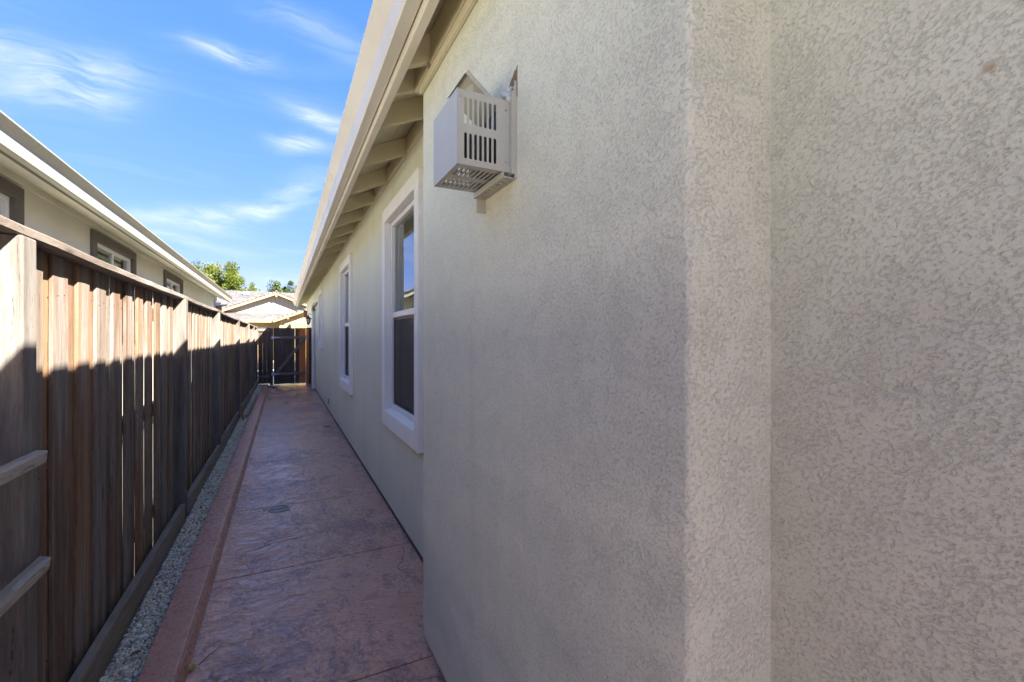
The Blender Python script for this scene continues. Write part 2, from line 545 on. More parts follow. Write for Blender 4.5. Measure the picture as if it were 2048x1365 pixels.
def make_gravel():
    t = NT('gravel'); at = t.n.new('ShaderNodeAttribute'); at.attribute_name = 'tone'
    b = t.noise(t.pos(), 320, 3, .6)
    c = t.mix(t.math('MULTIPLY', t.rng(b, .4, .7), .35), at.outputs['Color'], (.16, .14, .12))
    return t.set(c, .85)


M['path'] = make_path()
M['kerb'] = make_kerb()
M['gravel'] = make_gravel()


def leaf_mat(name, a, b):
    t = NT(name)
    at = t.n.new('ShaderNodeAttribute'); at.attribute_name = 'tone'
    c = t.mix(at.outputs['Fac'], a, b)
    t.set(c, .55, spec=.3)
    tl = t.n.new('ShaderNodeBsdfTranslucent'); t.l.new(t.mix(1.0, c, (1.3, 1.5, .6), 'MULTIPLY'), tl.inputs[0])
    mx = t.n.new('ShaderNodeMixShader'); mx.inputs[0].default_value = .35
    t.l.new(t.p.outputs[0], mx.inputs[1]); t.l.new(tl.outputs[0], mx.inputs[2])
    t.l.new(mx.outputs[0], t.n['Material Output'].inputs[0])
    return t.m


M['leaf_yellow'] = leaf_mat('leaf_yellow', (.070, .105, .014), (.20, .21, .030))
M['leaf_green'] = leaf_mat('leaf_green', (.050, .085, .018), (.13, .155, .035))
M['bark'] = paint('bark', (.13, .10, .075), .9, .006)
M['dry_leaf'] = NT('dry_leaf').set((.42, .30, .05), .6)
M['dry_leaf_brown'] = NT('dry_leaf_brown').set((.22, .12, .05), .7)
M['nail'] = NT('nail').set((.055, .035, .025), .6, metal=.3)
M['twig'] = NT('twig').set((.05, .03, .022), .8)


def make_tile(name, col):
    t = NT(name); P = t.pos()
    cell = t.voro(t.mapping(P, (3.3, 3.0, 3.0)), 1, out='Color')
    s = t.n.new('ShaderNodeSeparateColor'); t.l.new(cell, s.inputs[0])
    c = t.mix(s.outputs[0], sc(col, .72), sc(col, 1.22))
    c = t.mix(t.math('MULTIPLY', t.rng(t.noise(P, 6, 4, .6), .5, .7), .3), c, sc(col, .55))
    return t.set(c, .85)


M['roof_tile'] = make_tile('roof_tile', (.125, .117, .117))
M['house_cream'] = paint('house_cream', (.40, .315, .155), .9, .001, .06, .2)
M['house_siding'] = paint('house_siding', (.42, .39, .30), .85, .001, .05, .2)
M['house_trim'] = paint('house_trim', (.42, .265, .125), .7, 0, .06)
M['house_tan'] = paint('house_tan', (.42, .26, .10), .75, 0, .06)
M['solar'] = NT('solar').set((.015, .02, .035), .15)
M['white_metal'] = paint('white_metal', (.72, .73, .75), .4)

# ------------------------------------------------------------------ the setting
YH0_ = -2.4
ground = B(-400, 400, -300, 700, -.5, -.06).build('ground', M['soil']); struct(ground)
patio = B(-.78, 14, -9, -6.01, -.055, -.010).build('patio', M['patio_concrete']); struct(patio)
B(.842, 14, -6.0, YH0_ - .01, -.055, -.010).build('patio_slab', M['patio_concrete'], patio)
B(-.378, .838, -6.0, -.61, -.011, -.002).build('patio_slab', M['patio_concrete'], patio)
yard = B(-2.06, -.80, -8, 19.5, -.055, -.012).build('side_yard', M['drive_concrete']); struct(yard)
road = B(-60, 60, 24.5, 31.5, -.055, -.045).build('road', M['asphalt']); struct(road)
pav = B(-60, 60, 20.2, 24.5, -.055, -.02).build('pavement', M['drive_concrete']); struct(pav)
fy = B(-.70, .80, 16.39, 20.19, -.055, -.016).build('front_walk', M['drive_concrete']); struct(fy)

# the stamped path: one slab between each pair of saw-cut joints
JOINTS = [-6.0, -3.9, -2.2, -.6, .85, 2.09, 3.32, 4.57, 6.26, 7.85, 9.55, 11.1, 12.6, 14.2, 16.28]
path = B(-.385, .838, -6, 16.28, -.09, -.012).build('path', M['path']); struct(path)
for a, b in zip(JOINTS[:-1], JOINTS[1:]):
    if b < -1: continue
    B(-.386, .834, a + .0055, b - .0055, -.05, 0).build('slab', M['path'], path, .004, 2)
KJ = [-6.0, -3.1, -1.3, .2, 1.80, 3.33, 4.66, 6.26, 7.86, 9.56, 11.1, 12.6, 14.1, 15.55]
kerb = B(-.53, -.392, -6, 15.55, -.1, .085).build('kerb', M['kerb']); struct(kerb)
for a, b in zip(KJ[:-1], KJ[1:]):
    if b < -1: continue
    MB().prism_y([(-.538, -.06), (-.538, .098), (-.398, .102), (-.380, .0), (-.380, -.06)], a + .005, b - .005) \
        .build('kerb_segment', M['kerb'], kerb, .008, 2)

# gravel between the kerb and the fence
gbed = B(-.76, -.53, -6, 16.28, -.1, .028).build('gravel_bed', M['soil']); struct(gbed)


def make_stones():
    t = (1 + 5 ** .5) / 2
    iv = np.array([(-1, t, 0), (1, t, 0), (-1, -t, 0), (1, -t, 0), (0, -1, t), (0, 1, t), (0, -1, -t), (0, 1, -t),
                   (t, 0, -1), (t, 0, 1), (-t, 0, -1), (-t, 0, 1)], float) / (1 + t * t) ** .5
    iF = np.array([(0, 11, 5), (0, 5, 1), (0, 1, 7), (0, 7, 10), (0, 10, 11), (1, 5, 9), (5, 11, 4), (11, 10, 2),
                   (10, 7, 6), (7, 1, 8), (3, 9, 4), (3, 4, 2), (3, 2, 6), (3, 6, 8), (3, 8, 9), (4, 9, 5), (2, 4, 11),
                   (6, 2, 10), (8, 6, 7), (9, 8, 1)])
    Y = np.concatenate([RNG.uniform(1.3, 5, 13500), RNG.uniform(5, 9, 9500), RNG.uniform(9, 16.2, 9500)])
    n = len(Y)
    X = RNG.uniform(-.690, -.540, n)
    S = RNG.uniform(.0035, .0095, n) * np.where(Y > 5, 1.15, 1) * np.where(RNG.random(n) < .06, 1.5, 1)
    Z = .028 + RNG.uniform(.002, .020, n) + .012 * np.sin(Y * 2.1) * np.sin(Y * .7 + 1)
    V = iv[None] * RNG.uniform(.72, 1.25, (n, 12, 1)) * S[:, None, None] * RNG.uniform(.6, 1.35, (n, 1, 3))
    th = RNG.uniform(0, 6.28, n)
    c, s = np.cos(th)[:, None], np.sin(th)[:, None]
    V = np.stack([V[:, :, 0] * c - V[:, :, 1] * s + X[:, None], V[:, :, 0] * s + V[:, :, 1] * c + Y[:, None],
                  V[:, :, 2] * .75 + Z[:, None]], 2)
    F = iF[None] + (np.arange(n) * 12)[:, None, None]
    me = bpy.data.meshes.new('gravel')
    me.vertices.add(n * 12); me.vertices.foreach_set('co', V.reshape(-1))
    me.loops.add(n * 60); me.loops.foreach_set('vertex_index', F.reshape(-1).astype(np.int32))
    me.polygons.add(n * 20); me.polygons.foreach_set('loop_start', np.arange(0, n * 60, 3, dtype=np.int32))
    pal = np.array([(.52, .49, .44), (.36, .31, .26), (.60, .57, .53), (.22, .20, .19), (.42, .36, .28), (.30, .29, .29),
                    (.48, .44, .38), (.12, .11, .11), (.66, .64, .60)])
    tone = 1.75 * np.array([1.0, .95, .84]) * pal[RNG.choice(9, n, p=[.18, .15, .13, .1, .14, .1, .12, .04, .04])] * RNG.uniform(.8, 1.1, (n, 1))
    tone = np.minimum(tone, .85)
    at = me.color_attributes.new('tone', 'FLOAT_COLOR', 'POINT')
    at.data.foreach_set('color', np.concatenate([np.repeat(tone, 12, 0), np.ones((n * 12, 1))], 1).reshape(-1).astype(np.float32))
    me.update(calc_edges=True); me.materials.append(M['gravel'])
    return me


gs = link('gravel', make_stones())
gs['kind'] = 'stuff'; gs['label'] = 'pale mixed gravel between the kerb and the wooden fence'; gs['category'] = 'gravel'

# ------------------------------------------------------------------ the house on the right
XW, XB = .836, .620          # main wall face, face of the projecting chase
YH0, YH1 = -2.4, 19.6
house = thing('house', 'beige stucco house with open rafter eaves and white window surrounds along the path', 'house', (XW, 0, 0))
HOFF = Matrix.Translation((-XW, 0, 0))


def hp(mb, name, mat, parent=None, **k):
    """a part of the house (built in world coordinates, parented to its empty)"""
    o = mb.build(name, mat, None, **k)
    root = parent or house
    o.parent = root
    m = Matrix.Translation(-root.location) if root.type == 'EMPTY' else Matrix.Identity(4)
    o.matrix_parent_inverse = m
    return o


WINS = [(2.965, 4.190, .73, 2.63), (6.41, 7.67, .73, 2.63), (11.45, 12.45, 1.22, 2.66)]
WALL_T = 2.99
mb = MB()
prev = YH0
for (a, b, z0, z1) in WINS:
    ia, ib, iz0, iz1 = a + .075, b - .075, z0 + .11, z1 - .085
    mb.box(XW, XW + .16, prev, ia, .028, WALL_T)
    mb.box(XW, XW + .16, ia, ib, .028, iz0)
    mb.box(XW, XW + .16, ia, ib, iz1, WALL_T)
    prev = ib
mb.box(XW, XW + .16, prev, YH1, .028, WALL_T)
hp(mb, 'wall', M['stucco'])
hp(B(XW + .16, 11.5, YH1 - .16, YH1 - .004, -.02, 2.95), 'end_wall', M['stucco'])
hp(B(XW + .16, 11.5, YH0 + .004, YH0 + .16, -.02, 2.95), 'end_wall', M['stucco'])
hp(B(11.5, 11.66, YH0, YH1, -.02, 2.95), 'rear_wall', M['stucco'])


def lumpy_projection():
    r = random.Random(3); m = MB()
    x0, x1, y0, y1, rad = XB, XW + .03, .557, 2.223, .015
    prof = [(x1, y0)]
    for k in range(9):
        t = math.pi / 2 * k / 8
        prof.append((x0 + rad - rad * math.sin(t), y0 + rad - rad * math.cos(t)))
    for k in range(9):
        t = math.pi / 2 * k / 8
        prof.append((x0 + rad - rad * math.cos(t), y1 - rad + rad * math.sin(t)))
    prof.append((x1, y1))
    n = len(prof); nz = 140; v = []
    ph = [r.uniform(0, 6.28) for _ in range(8)]
    for j in range(nz + 1):
        z = .028 + (2.775 - .028) * j / nz
        wa_ = .0013 * math.sin(z * 9 + ph[0]) + .0010 * math.sin(z * 23 + ph[1]) + r.gauss(0, .0006)
        wb_ = .0013 * math.sin(z * 8 + ph[2]) + .0010 * math.sin(z * 27 + ph[3]) + r.gauss(0, .0006)
        for i, (x, y) in enumerate(prof):
            w_ = wa_ if 1 <= i <= 9 else wb_ if 10 <= i <= 18 else 0
            f = math.sin(math.pi * ((i - 1) % 9) / 8) if 1 <= i <= 18 else 0
            s_ = -1 if i <= 9 else 1
            v.append((x - w_ * f, y + s_ * w_ * f, z))
    fc = [(j * n + i, j * n + i + 1, (j + 1) * n + i + 1, (j + 1) * n + i) for j in range(nz) for i in range(n - 1)]
    fc += [tuple(reversed(range(n))), tuple(range(nz * n, nz * n + n)), ]
    m.add(v, fc)
    return m


pj = hp(lumpy_projection(), 'wall_projection', M['stucco'])
pj.data.polygons.foreach_set('use_smooth', [len(p.vertices) == 4 for p in pj.data.polygons])
hp(B(XB + .012, XW + .02, .57, 2.21, -.03, .04), 'footing', M['footing'])
hp(B(XW + .012, XW + .15, YH0 + .01, YH1 - .01, -.03, .04), 'footing', M['footing'])
# roof and eave
SL = .46


def soff(x): return 2.710 + (x - .50) * SL     # underside of the rafters


hp(MB().prism_y([(.44, soff(.44) + .150), (6.2, soff(6.2) + .150), (11.95, soff(.44) + .150), (11.95, soff(.44) + .20),
                 (6.2, soff(6.2) + .23), (.44, soff(.44) + .20)], YH0 - .3, YH1 + .3), 'roof', M['roof_tile'])
# soffit boards on top of the rafters, laid in lengths
sy = [YH0 - .29, 0.1, 2.36, 4.72, 7.1, 9.5, 12.0, 14.4, 16.8, YH1 + .29]
for a, b in zip(sy[:-1], sy[1:]):
    for k, (u, v) in enumerate(((.502, .70), (.703, .90))):
        hp(MB().prism_y([(u, soff(u) + .131), (v, soff(v) + .131), (v, soff(v) + .147), (u, soff(u) + .147)],
                        a + .002, b - .002), 'soffit_board', M['eave_paint'])
RAFT = [-2.35, -1.4, -.7, -.05, .6, 1.27, 2.03, 2.30, 2.70, 3.37]
y = 4.05
while y < 19.7:
    RAFT.append(y); y += .665
for ry in RAFT:
    xe = XB + .004 if .557 - .03 < ry < 2.20 else XW + .03
    hp(MB().prism_y([(.502, soff(.502)), (xe, soff(xe)), (xe, soff(xe) + .13), (.502, soff(.502) + .13)],
                    ry - .019, ry + .019), 'rafter', M['eave_paint'], bevel=.002)
for a, b in zip(RAFT[:-1], RAFT[1:]):
    if b - a < .1: continue
    mid = (a + b) / 2
    x = XB if .557 < mid < 2.20 else XW
    z0 = soff(x) - (.03 if x == XB else .005)
    hp(B(x - .026, x + .01, a + .0195, b - .0195, z0 + .002, soff(x) + .115), 'eave_blocking', M['eave_paint'], bevel=.002)
hp(B(XB - .022, XB - .001, .575, 2.205, soff(XB) - .066, soff(XB) - .030), 'frieze', M['eave_paint'], bevel=.003)
fy0 = [YH0 - .3, 1.15, 6.0, 10.9, 15.8, YH1 + .3]
for a, b in zip(fy0[:-1], fy0[1:]):
    hp(B(.462, .500, a + .001, b - .001, 2.702, 2.888), 'fascia', M['fascia_paint'], bevel=.003)


def gutter_profile(xo, s, dz=0.0):
    """K-style gutter, xo = outer lip, s = +1 when the house stands towards +x"""
    p = [(.122, 2.895), (.122, 2.742), (.070, 2.738), (.064, 2.745), (.058, 2.790), (.055, 2.832), (.002, 2.892), (.0, 2.897), (.0, 2.902),
         (.005, 2.902), (.007, 2.896), (.060, 2.838), (.063, 2.790), (.070, 2.752), (.116, 2.750), (.116, 2.895)]
    return [(xo + s * x, z + dz) for x, z in p]


gy = [YH0 - .3, 4.1, 10.2, 15.4, YH1 + .3]
for a, b in zip(gy[:-1], gy[1:]):
    hp(MB().prism_y(gutter_profile(.334, 1), a + .0015, b), 'gutter', M['gutter_metal'])
for a in gy[1:-1]:
    hp(MB().prism_y(gutter_profile(.3325, 1, -.001), a - .012, a + .012), 'gutter_joint', M['gutter_metal'])
hp(MB().tube([(.40, YH1 + .16, 2.75), (.40, YH1 + .16, 2.68), (.44, YH1 + .13, 2.655), (.70, YH1 + .06, 2.60), (.76, YH1 + .06, 2.56)], .032, 8),
   'downspout', M['pipe_grey'])
hp(B(.70, .835, YH1 - .30, YH1 - .10, 2.28, 2.56), 'downspout_head', M['brown_metal'], bevel=.03, seg=2)

# windows
for wi, (a, b, z0, z1) in enumerate(WINS):
    x0 = XW - .042
    m = MB()
    tw, ts, tt = .105, .150, .115
    m.box(x0, XW + .02, a, a + tw, z0, z1 - tt)
    m.box(x0, XW + .02, b - tw, b, z0, z1 - tt)
    m.box(x0, XW + .02, a, b, z1 - tt, z1)
    w = hp(m, 'window', M['stucco_trim'], bevel=.008, seg=2)
    hp(MB().prism_y([(x0 + .001, z0 + .001), (x0 + .001, z0 + ts - .016), (XW + .05, z0 + ts + .004), (XW + .05, z0)], a + tw - .002, b - tw + .002), 'sill', M['stucco_trim'], w, bevel=.006, seg=2)
    ga, gb, gz0, gz1 = a + tw, b - tw, z0 + ts, z1 - tt
    zm = (gz0 + gz1) / 2
    f = MB(); fx = XW + .016; fw = .042
    f.box(fx, fx + .07, ga, ga + fw, gz0, gz1)
    f.box(fx, fx + .07, gb - fw, gb, gz0, gz1)
    f.box(fx, fx + .07, ga + fw, gb - fw, gz0, gz0 + fw)
    f.box(fx, fx + .07, ga + fw, gb - fw, gz1 - fw, gz1)
    hp(f, 'frame', M['vinyl'], w, bevel=.004)
    hp(B(fx + .006, fx + .055, ga + fw, gb - fw, zm - .024, zm + .024), 'meeting_rail', M['vinyl'], w, bevel=.003)
    hp(B(fx + .030, fx + .036, ga + fw - .004, gb - fw + .004, zm + .02, gz1 - fw + .004), 'pane', M['glass'], w)
    hp(B(fx + .050, fx + .056, ga + fw - .004, gb - fw + .004, gz0 + fw - .004, zm - .02), 'pane', M['glass'], w)
    s = MB(); sa, sb, s0, s1 = ga + fw + .002, gb - fw - .002, gz0 + fw + .002, zm - .026
    s.box(fx + .018, fx + .03, sa, sa + .02, s0, s1); s.box(fx + .018, fx + .03, sb - .02, sb, s0, s1)
    s.box(fx + .018, fx + .03, sa + .02, sb - .02, s0, s0 + .02); s.box(fx + .018, fx + .03, sa + .02, sb - .02, s1 - .02, s1)
    hp(s, 'screen_frame', M['bronze'], w)
    hp(B(fx + .022, fx + .0235, sa + .018, sb - .018, s0 + .018, s1 - .018), 'screen', M['screen'], w)
    # the dim room behind and a half-drawn curtain
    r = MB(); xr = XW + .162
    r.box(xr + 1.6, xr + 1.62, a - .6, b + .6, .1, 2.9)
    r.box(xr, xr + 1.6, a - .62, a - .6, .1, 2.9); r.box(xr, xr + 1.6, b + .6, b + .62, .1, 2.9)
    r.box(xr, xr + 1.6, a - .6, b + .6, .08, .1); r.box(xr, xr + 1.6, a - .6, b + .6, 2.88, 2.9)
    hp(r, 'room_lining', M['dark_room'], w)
    cu = MB(); pts = []
    for i in range(15):
        yy = gb - .02 - i * .022
        cu.box(XW + .13 + .02 * (i % 2), XW + .136 + .02 * (i % 2), yy - .022, yy, gz0, gz1)
    hp(cu, 'curtain', M['blind'], w)

# the white pipe against the wall before the gate
pipe = thing('vent_pipe', 'white vertical pipe with a grey elbow on the stucco wall before the gate', 'pipe', (.775, 14.2, 0))
hp(MB().tube([(.775, 14.2, .05), (.775, 14.2, 2.27)], .046, 14), 'pipe_shaft', M['pipe_white'], pipe)
hp(MB().tube([(.775, 14.2, 2.262), (.775, 14.195, 2.33), (.776, 14.16, 2.40), (.79, 14.05, 2.435), (.815, 13.80, 2.44), (.832, 13.45, 2.44)],
             [.052, .055, .055, .052, .045, .035], 12), 'elbow', M['pipe_grey'], pipe)
hp(B(.735, .836, 14.10, 14.28, .0, .055), 'foot', M['pipe_grey'], pipe, bevel=.01)

# cover plate low on the wall
cp = B(XW - .012, XW + .002, 9.96, 10.14, .14, .25).build('cover_plate', M['pipe_grey'], None, .004)
tag(cp, 'small flat cover plate low on the stucco wall beside the path', 'cover plate')

# lantern by the gate
lan = thing('wall_lantern', 'dark bronze carriage lantern on a curled bracket above the gate', 'lantern', (.70, 15.5, 1.9))
LX, LY, LZ = .70, 15.5, 1.90
hp(MB().lathe([(.012, .0), (.02, .015), (.035, .03), (.05, .05), (.052, .06)], (LX, LY, LZ), 8), 'finial', M['bronze'], lan)
hp(MB().lathe([(.045, .06), (.075, .19), (.070, .19), (.041, .062)], (LX, LY, LZ), 8), 'glass', M['lamp_glass'], lan)
m = MB()
for k in range(6):
    t = 2 * math.pi * k / 6
    m.beam((LX + .047 * math.cos(t), LY + .047 * math.sin(t), LZ + .06), (LX + .078 * math.cos(t), LY + .078 * math.sin(t), LZ + .19), .007, .007)
hp(m, 'cage', M['bronze'], lan)
hp(MB().lathe([(.095, .188), (.09, .20), (.055, .235), (.03, .255), (.02, .285), (.008, .30)], (LX, LY, LZ), 8), 'cap', M['bronze'], lan)
hp(MB().tube([(LX, LY, LZ + .295), (LX + .01, LY, LZ + .33), (LX + .05, LY, LZ + .345), (LX + .09, LY, LZ + .31), (LX + .135, LY, LZ + .33)], .010, 8), 'bracket', M['bronze'], lan)
hp(B(XW - .018, XW + .001, LY - .04, LY + .04, LZ + .25, LZ + .41), 'back_plate', M['bronze'], lan, bevel=.005)

# ------------------------------------------------------------------ vent cage on the projecting wall
cage = thing('vent_cage', 'beige slotted metal guard over a vent high on the stucco wall', 'vent', (XB, 1.32, 1.96))
CX0, CX1, CY0, CY1, CZ0, CZ1 = .438, .603, 1.215, 1.437, 1.992, 2.205


def slotted(axis, c, th, u0, u1, v0, v1, rows, n, mu, gap, n_seg=4):
    """a plate with rounded slots: strips between slots plus the slot ends; axis 'y' -> plate in x,z; 'z' -> plate in x,y"""
    m = MB()

    def bx(a, b, p, q):
        if axis == 'y': m.box(a, b, c, c + th, p, q)
        else: m.box(a, b, p, q, c, c + th)
    pitch = (u1 - u0 - mu[0] - mu[1]) / n
    sw = pitch * gap
    bx(u0, u0 + mu[0], v0, v1); bx(u1 - mu[1], u1, v0, v1)
    edges = [v0] + [e for r in rows for e in r] + [v1]
    for i in range(n):
        a = u0 + mu[0] + i * pitch
        bx(a, a + (pitch - sw) / 2, v0, v1); bx(a + (pitch + sw) / 2, a + pitch, v0, v1)
        s0, s1 = a + (pitch - sw) / 2, a + (pitch + sw) / 2
        for k in range(0, len(edges), 2):
            bx(s0, s1, edges[k], edges[k + 1])
        r = sw / 2
        for (e0, e1) in rows:      # round the slot ends with small corner fillets
            for e, sg in ((e0, 1), (e1, -1)):
                for side in (0, 1):
                    x0 = s0 if side == 0 else s1
                    d = 1 if side == 0 else -1
                    poly = [(x0, e)] + [(x0 + d * (r - r * math.cos(t)), e + sg * (r - r * math.sin(t)))
                                        for t in (math.pi / 2 * j / n_seg for j in range(n_seg + 1))]
                    if axis == 'y':
                        k2 = len(poly)
                        v = [(x, c + .0002, z) for x, z in poly] + [(x, c + th - .0002, z) for x, z in poly]
                    else:
                        k2 = len(poly)
                        v = [(x, y_, c + .0002) for x, y_ in poly] + [(x, y_, c + th - .0002) for x, y_ in poly]
                    m.add(v, [tuple(range(k2)), tuple(range(k2, 2 * k2))] +
                          [(i2, (i2 + 1) % k2, (i2 + 1) % k2 + k2, i2 + k2) for i2 in range(k2)])
    return m


TH = .0022
hp(slotted('y', CY0, TH, CX0 + .002, CX1, CZ0, CZ1, [(CZ0 + .018, CZ0 + .092), (CZ0 + .116, CZ0 + .192)], 7, (.016, .040), .58),
   'slotted_panel', M['cage_metal'], cage)
hp(slotted('y', CY1 - TH, TH, CX0 + .002, CX1, CZ0, CZ1, [(CZ0 + .018, CZ0 + .092), (CZ0 + .116, CZ0 + .192)], 7, (.016, .040), .58),
   'slotted_panel', M['cage_metal'], cage)
hp(slotted('z', CZ0 + .001, TH, CX0 + .003, CX1, CY0 + .003, CY1 - .003, [(CY0 + .030, CY0 + .098), (CY0 + .126, CY0 + .196)], 9, (.012, .018), .5),
   'slotted_base', M['cage_metal'], cage)
hp(B(CX0, CX0 + .0018, CY0 - .001, CY1 + .001, CZ0, CZ1 + .001), 'front_panel', M['cage_metal'], cage)
# bent lid, left standing open
m = MB()
hx, hz, ax, az = .600, 2.207, .490, 2.293
nx_, nz_ = -.616 * .014, -.788 * .014
ex_, ez_ = -.616 * .0022, -.788 * .0022
m.prism_y([(hx, hz), (ax, az), (ax + ex_, az + ez_), (hx + ex_, hz + ez_)], 1.264, 1.430)
m.prism_y([(hx, hz), (ax, az), (ax + nx_, az + nz_), (hx + nx_, hz + nz_)], 1.2618, 1.2638)
m.prism_y([(ax, az), (ax + .0016, az - .0012), (ax + .0016 + nx_ * 1.3, az - .0012 + nz_ * .8), (ax + nx_ * .8, az + nz_ * .8)], 1.2640, 1.430)
hp(m, 'lid', M['cage_metal'], cage)
hp(MB().prism_y([(.462, 2.207), (.492, 2.238), (.492, 2.207)], 1.232, 1.234), 'tab', M['cage_metal'], cage)
# backing plate with perforated lower flange, dark boot behind
m = MB()
m.box(.603, .612, 1.200, 1.214, 1.985, 2.232); m.box(.603, .612, 1.430, 1.444, 1.985, 2.232)
m.box(.603, .612, 1.214, 1.430, 1.985, 2.008); m.box(.603, .612, 1.214, 1.430, 2.205, 2.232)
hp(m, 'back_plate', M['cage_metal'], cage)
m = MB()
ny = 8; p = (1.440 - 1.204) / ny
m.box(.578, .586, 1.204, 1.440, 1.972, 1.975); m.box(.602, .620, 1.204, 1.440, 1.972, 1.975)
for i in range(ny):
    a = 1.204 + i * p
    m.box(.586, .602, a, a + p * .32, 1.972, 1.975); m.box(.586, .602, a + p * .68, a + p, 1.972, 1.975)
m.box(.578, .580, 1.204, 1.440, 1.975, 1.990)
m.box(.612, .6195, 1.200, 1.2025, 1.972, 2.262)
hp(m, 'flange', M['cage_metal'], cage)
hp(B(.588, .6195, 1.436, 1.439, 1.925, 1.972), 'flange_tab', M['cage_metal'], cage)
hp(B(.585, .617, 1.225, 1.425, 2.012, 2.196), 'vent_boot', M['cage_inner'], cage)
hp(MB().tube([(.60, 1.33, 2.10), (.50, 1.33, 2.09)], .055, 16), 'vent_terminal', M['cage_inner'], cage)
hp(MB().tube([(.455, 1.25 + .0, 2.02), (.47, 1.33, 2.004), (.458, 1.40, 2.006)], .004, 6), 'spring', M['galvanised'], cage)
bmf = bmesh.new()
for i in range(26):
    mat4 = Matrix.Translation((.607 + random.uniform(-.012, .010), 1.205 + random.uniform(0, .06), 2.215 + random.uniform(-.01, .035)))
    bmesh.ops.create_icosphere(bmf, subdivisions=1, radius=random.uniform(.005, .012), matrix=mat4)
me = bpy.data.meshes.new('sealant_foam'); bmf.to_mesh(me); bmf.free(); me.materials.append(M['foam'])
so = link('sealant_foam', me); so.parent = cage; so.matrix_parent_inverse = Matrix.Translation(-cage.location)
hp(MB().prism_x([(1.1965, 2.308), (1.206, 2.297), (1.214, 2.300), (1.226, 2.288), (1.240, 2.281), (1.252, 2.266), (1.27, 2.262), (1.29, 2.235), (1.29, 2.215), (1.1965, 2.215)],
                .6188, .6202), 'wall_opening', M['raw_edge'], cage)
for (px_, pz_) in ((CX0 + .010, CZ1 - .02), (CX1 - .012, CZ0 + .03), (CX1 - .012, CZ1 - .03)):
    hp(MB().tube([(px_, CY0 - .0025, pz_), (px_, CY0 + .001, pz_)], .0035, 8), 'screw', M['galvanised'], cage)

# ------------------------------------------------------------------ the wooden fence
POSTS = [-5.75, -3.2, -.70, 1.90, 4.46, 6.66, 9.55, 12.1, 14.4, 16.22]
fence = thing('wooden_fence', 'tall weathered board fence with cap rail on the left of the path', 'fence', (-.77, 0, 0))
FZ = .055


def picket_mesh(w, th, h, seed):
    r = random.Random(seed)
    n = 7
    bow = r.uniform(-.002, .003); tw = r.uniform(-.012, .012); cup = r.uniform(-.001, .002); lean = r.uniform(-.004, .004)
    m = MB(); rings = []
    e = .0025
    for i in range(n):
        f = i / (n - 1); z = h * f
        ang = tw * (f - .5)
        bx = bow * math.sin(math.pi * f); by = lean * f + r.uniform(-.0008, .0008)
        prof = [(-th / 2, -w / 2 + e), (-th / 2 + e, -w / 2), (th / 2 - e, -w / 2), (th / 2, -w / 2 + e), (th / 2 + cup, 0),
                (th / 2, w / 2 - e), (th / 2 - e, w / 2), (-th / 2 + e, w / 2), (-th / 2, w / 2 - e), (-th / 2 + cup, 0)]
        rings.append([(x * math.cos(ang) - yy * math.sin(ang) + bx, x * math.sin(ang) + yy * math.cos(ang) + by, z) for x, yy in prof])
    k = 10
    v = [p for rr in rings for p in rr]
    f = [(i * k + j, i * k + (j + 1) % k, (i + 1) * k + (j + 1) % k, (i + 1) * k + j) for i in range(n - 1) for j in range(k)]
    f += [tuple(reversed(range(k))), tuple(range((n - 1) * k, n * k))]
    m.add(v, f)
    return m.mesh('picket', M['picket_wood'])


PF = [picket_mesh(.122, .0145, 1.76, s) for s in range(12)]
PB = [picket_mesh(.124, .0135, 1.76, 100 + s) for s in range(12)]
rf = random.Random(5)
NAILS = []
for a, b in zip(POSTS[:-1], POSTS[1:]):
    y0, y1 = a + .084, b + .006
    n = max(1, round((y1 - y0) / .1065))
    if n % 2 == 0: n += 1
    st = (y1 - y0) / n
    for i in range(n):
        yy = y0 + st * (i + .5) + rf.uniform(-.005, .005)
        back = i % 2 == 0
        me = rf.choice(PB if back else PF)
        o = link('picket', me, fence)
        g = rf.uniform(.0028, .0058) if rf.random() < (.04 if yy < 2.9 else .34 if yy < 4.6 else .25) else rf.uniform(0, .0008)
        x = -.790 if back else -.790 + .014 + g
        o.location = (x + .77, yy, FZ + rf.uniform(-.01, .012))
        if yy < 9: NAILS.append((x + .77 + .0078, yy, .12))
        o.rotation_euler = (rf.uniform(-.002, .002), 0, rf.uniform(-.014, .014) + (math.pi if rf.random() < .5 else 0))
        o.scale = (1, rf.uniform(.93, 1.05) if yy > 2.9 else rf.uniform(1.04, 1.10), 1)
nm = MB()
for (fx_, fy_, ww) in NAILS:
    for zz in (.30, 1.00, 1.66):
        for sd in (-1, 1):
            cy_, cz_ = fy_ + sd * ww * .27 + rf.uniform(-.006, .006), zz + rf.uniform(-.012, .012)
            nm.add([(fx_ + .0012, cy_, cz_)] + [(fx_ - .0008, cy_ + .0038 * math.cos(k_ * math.pi / 3), cz_ + .0038 * math.sin(k_ * math.pi / 3)) for k_ in range(6)],
                   [(0, k_ + 1, (k_ + 1) % 6 + 1) for k_ in range(6)])
no = nm.build('nails', M['nail'], fence); no['kind'] = 'stuff'
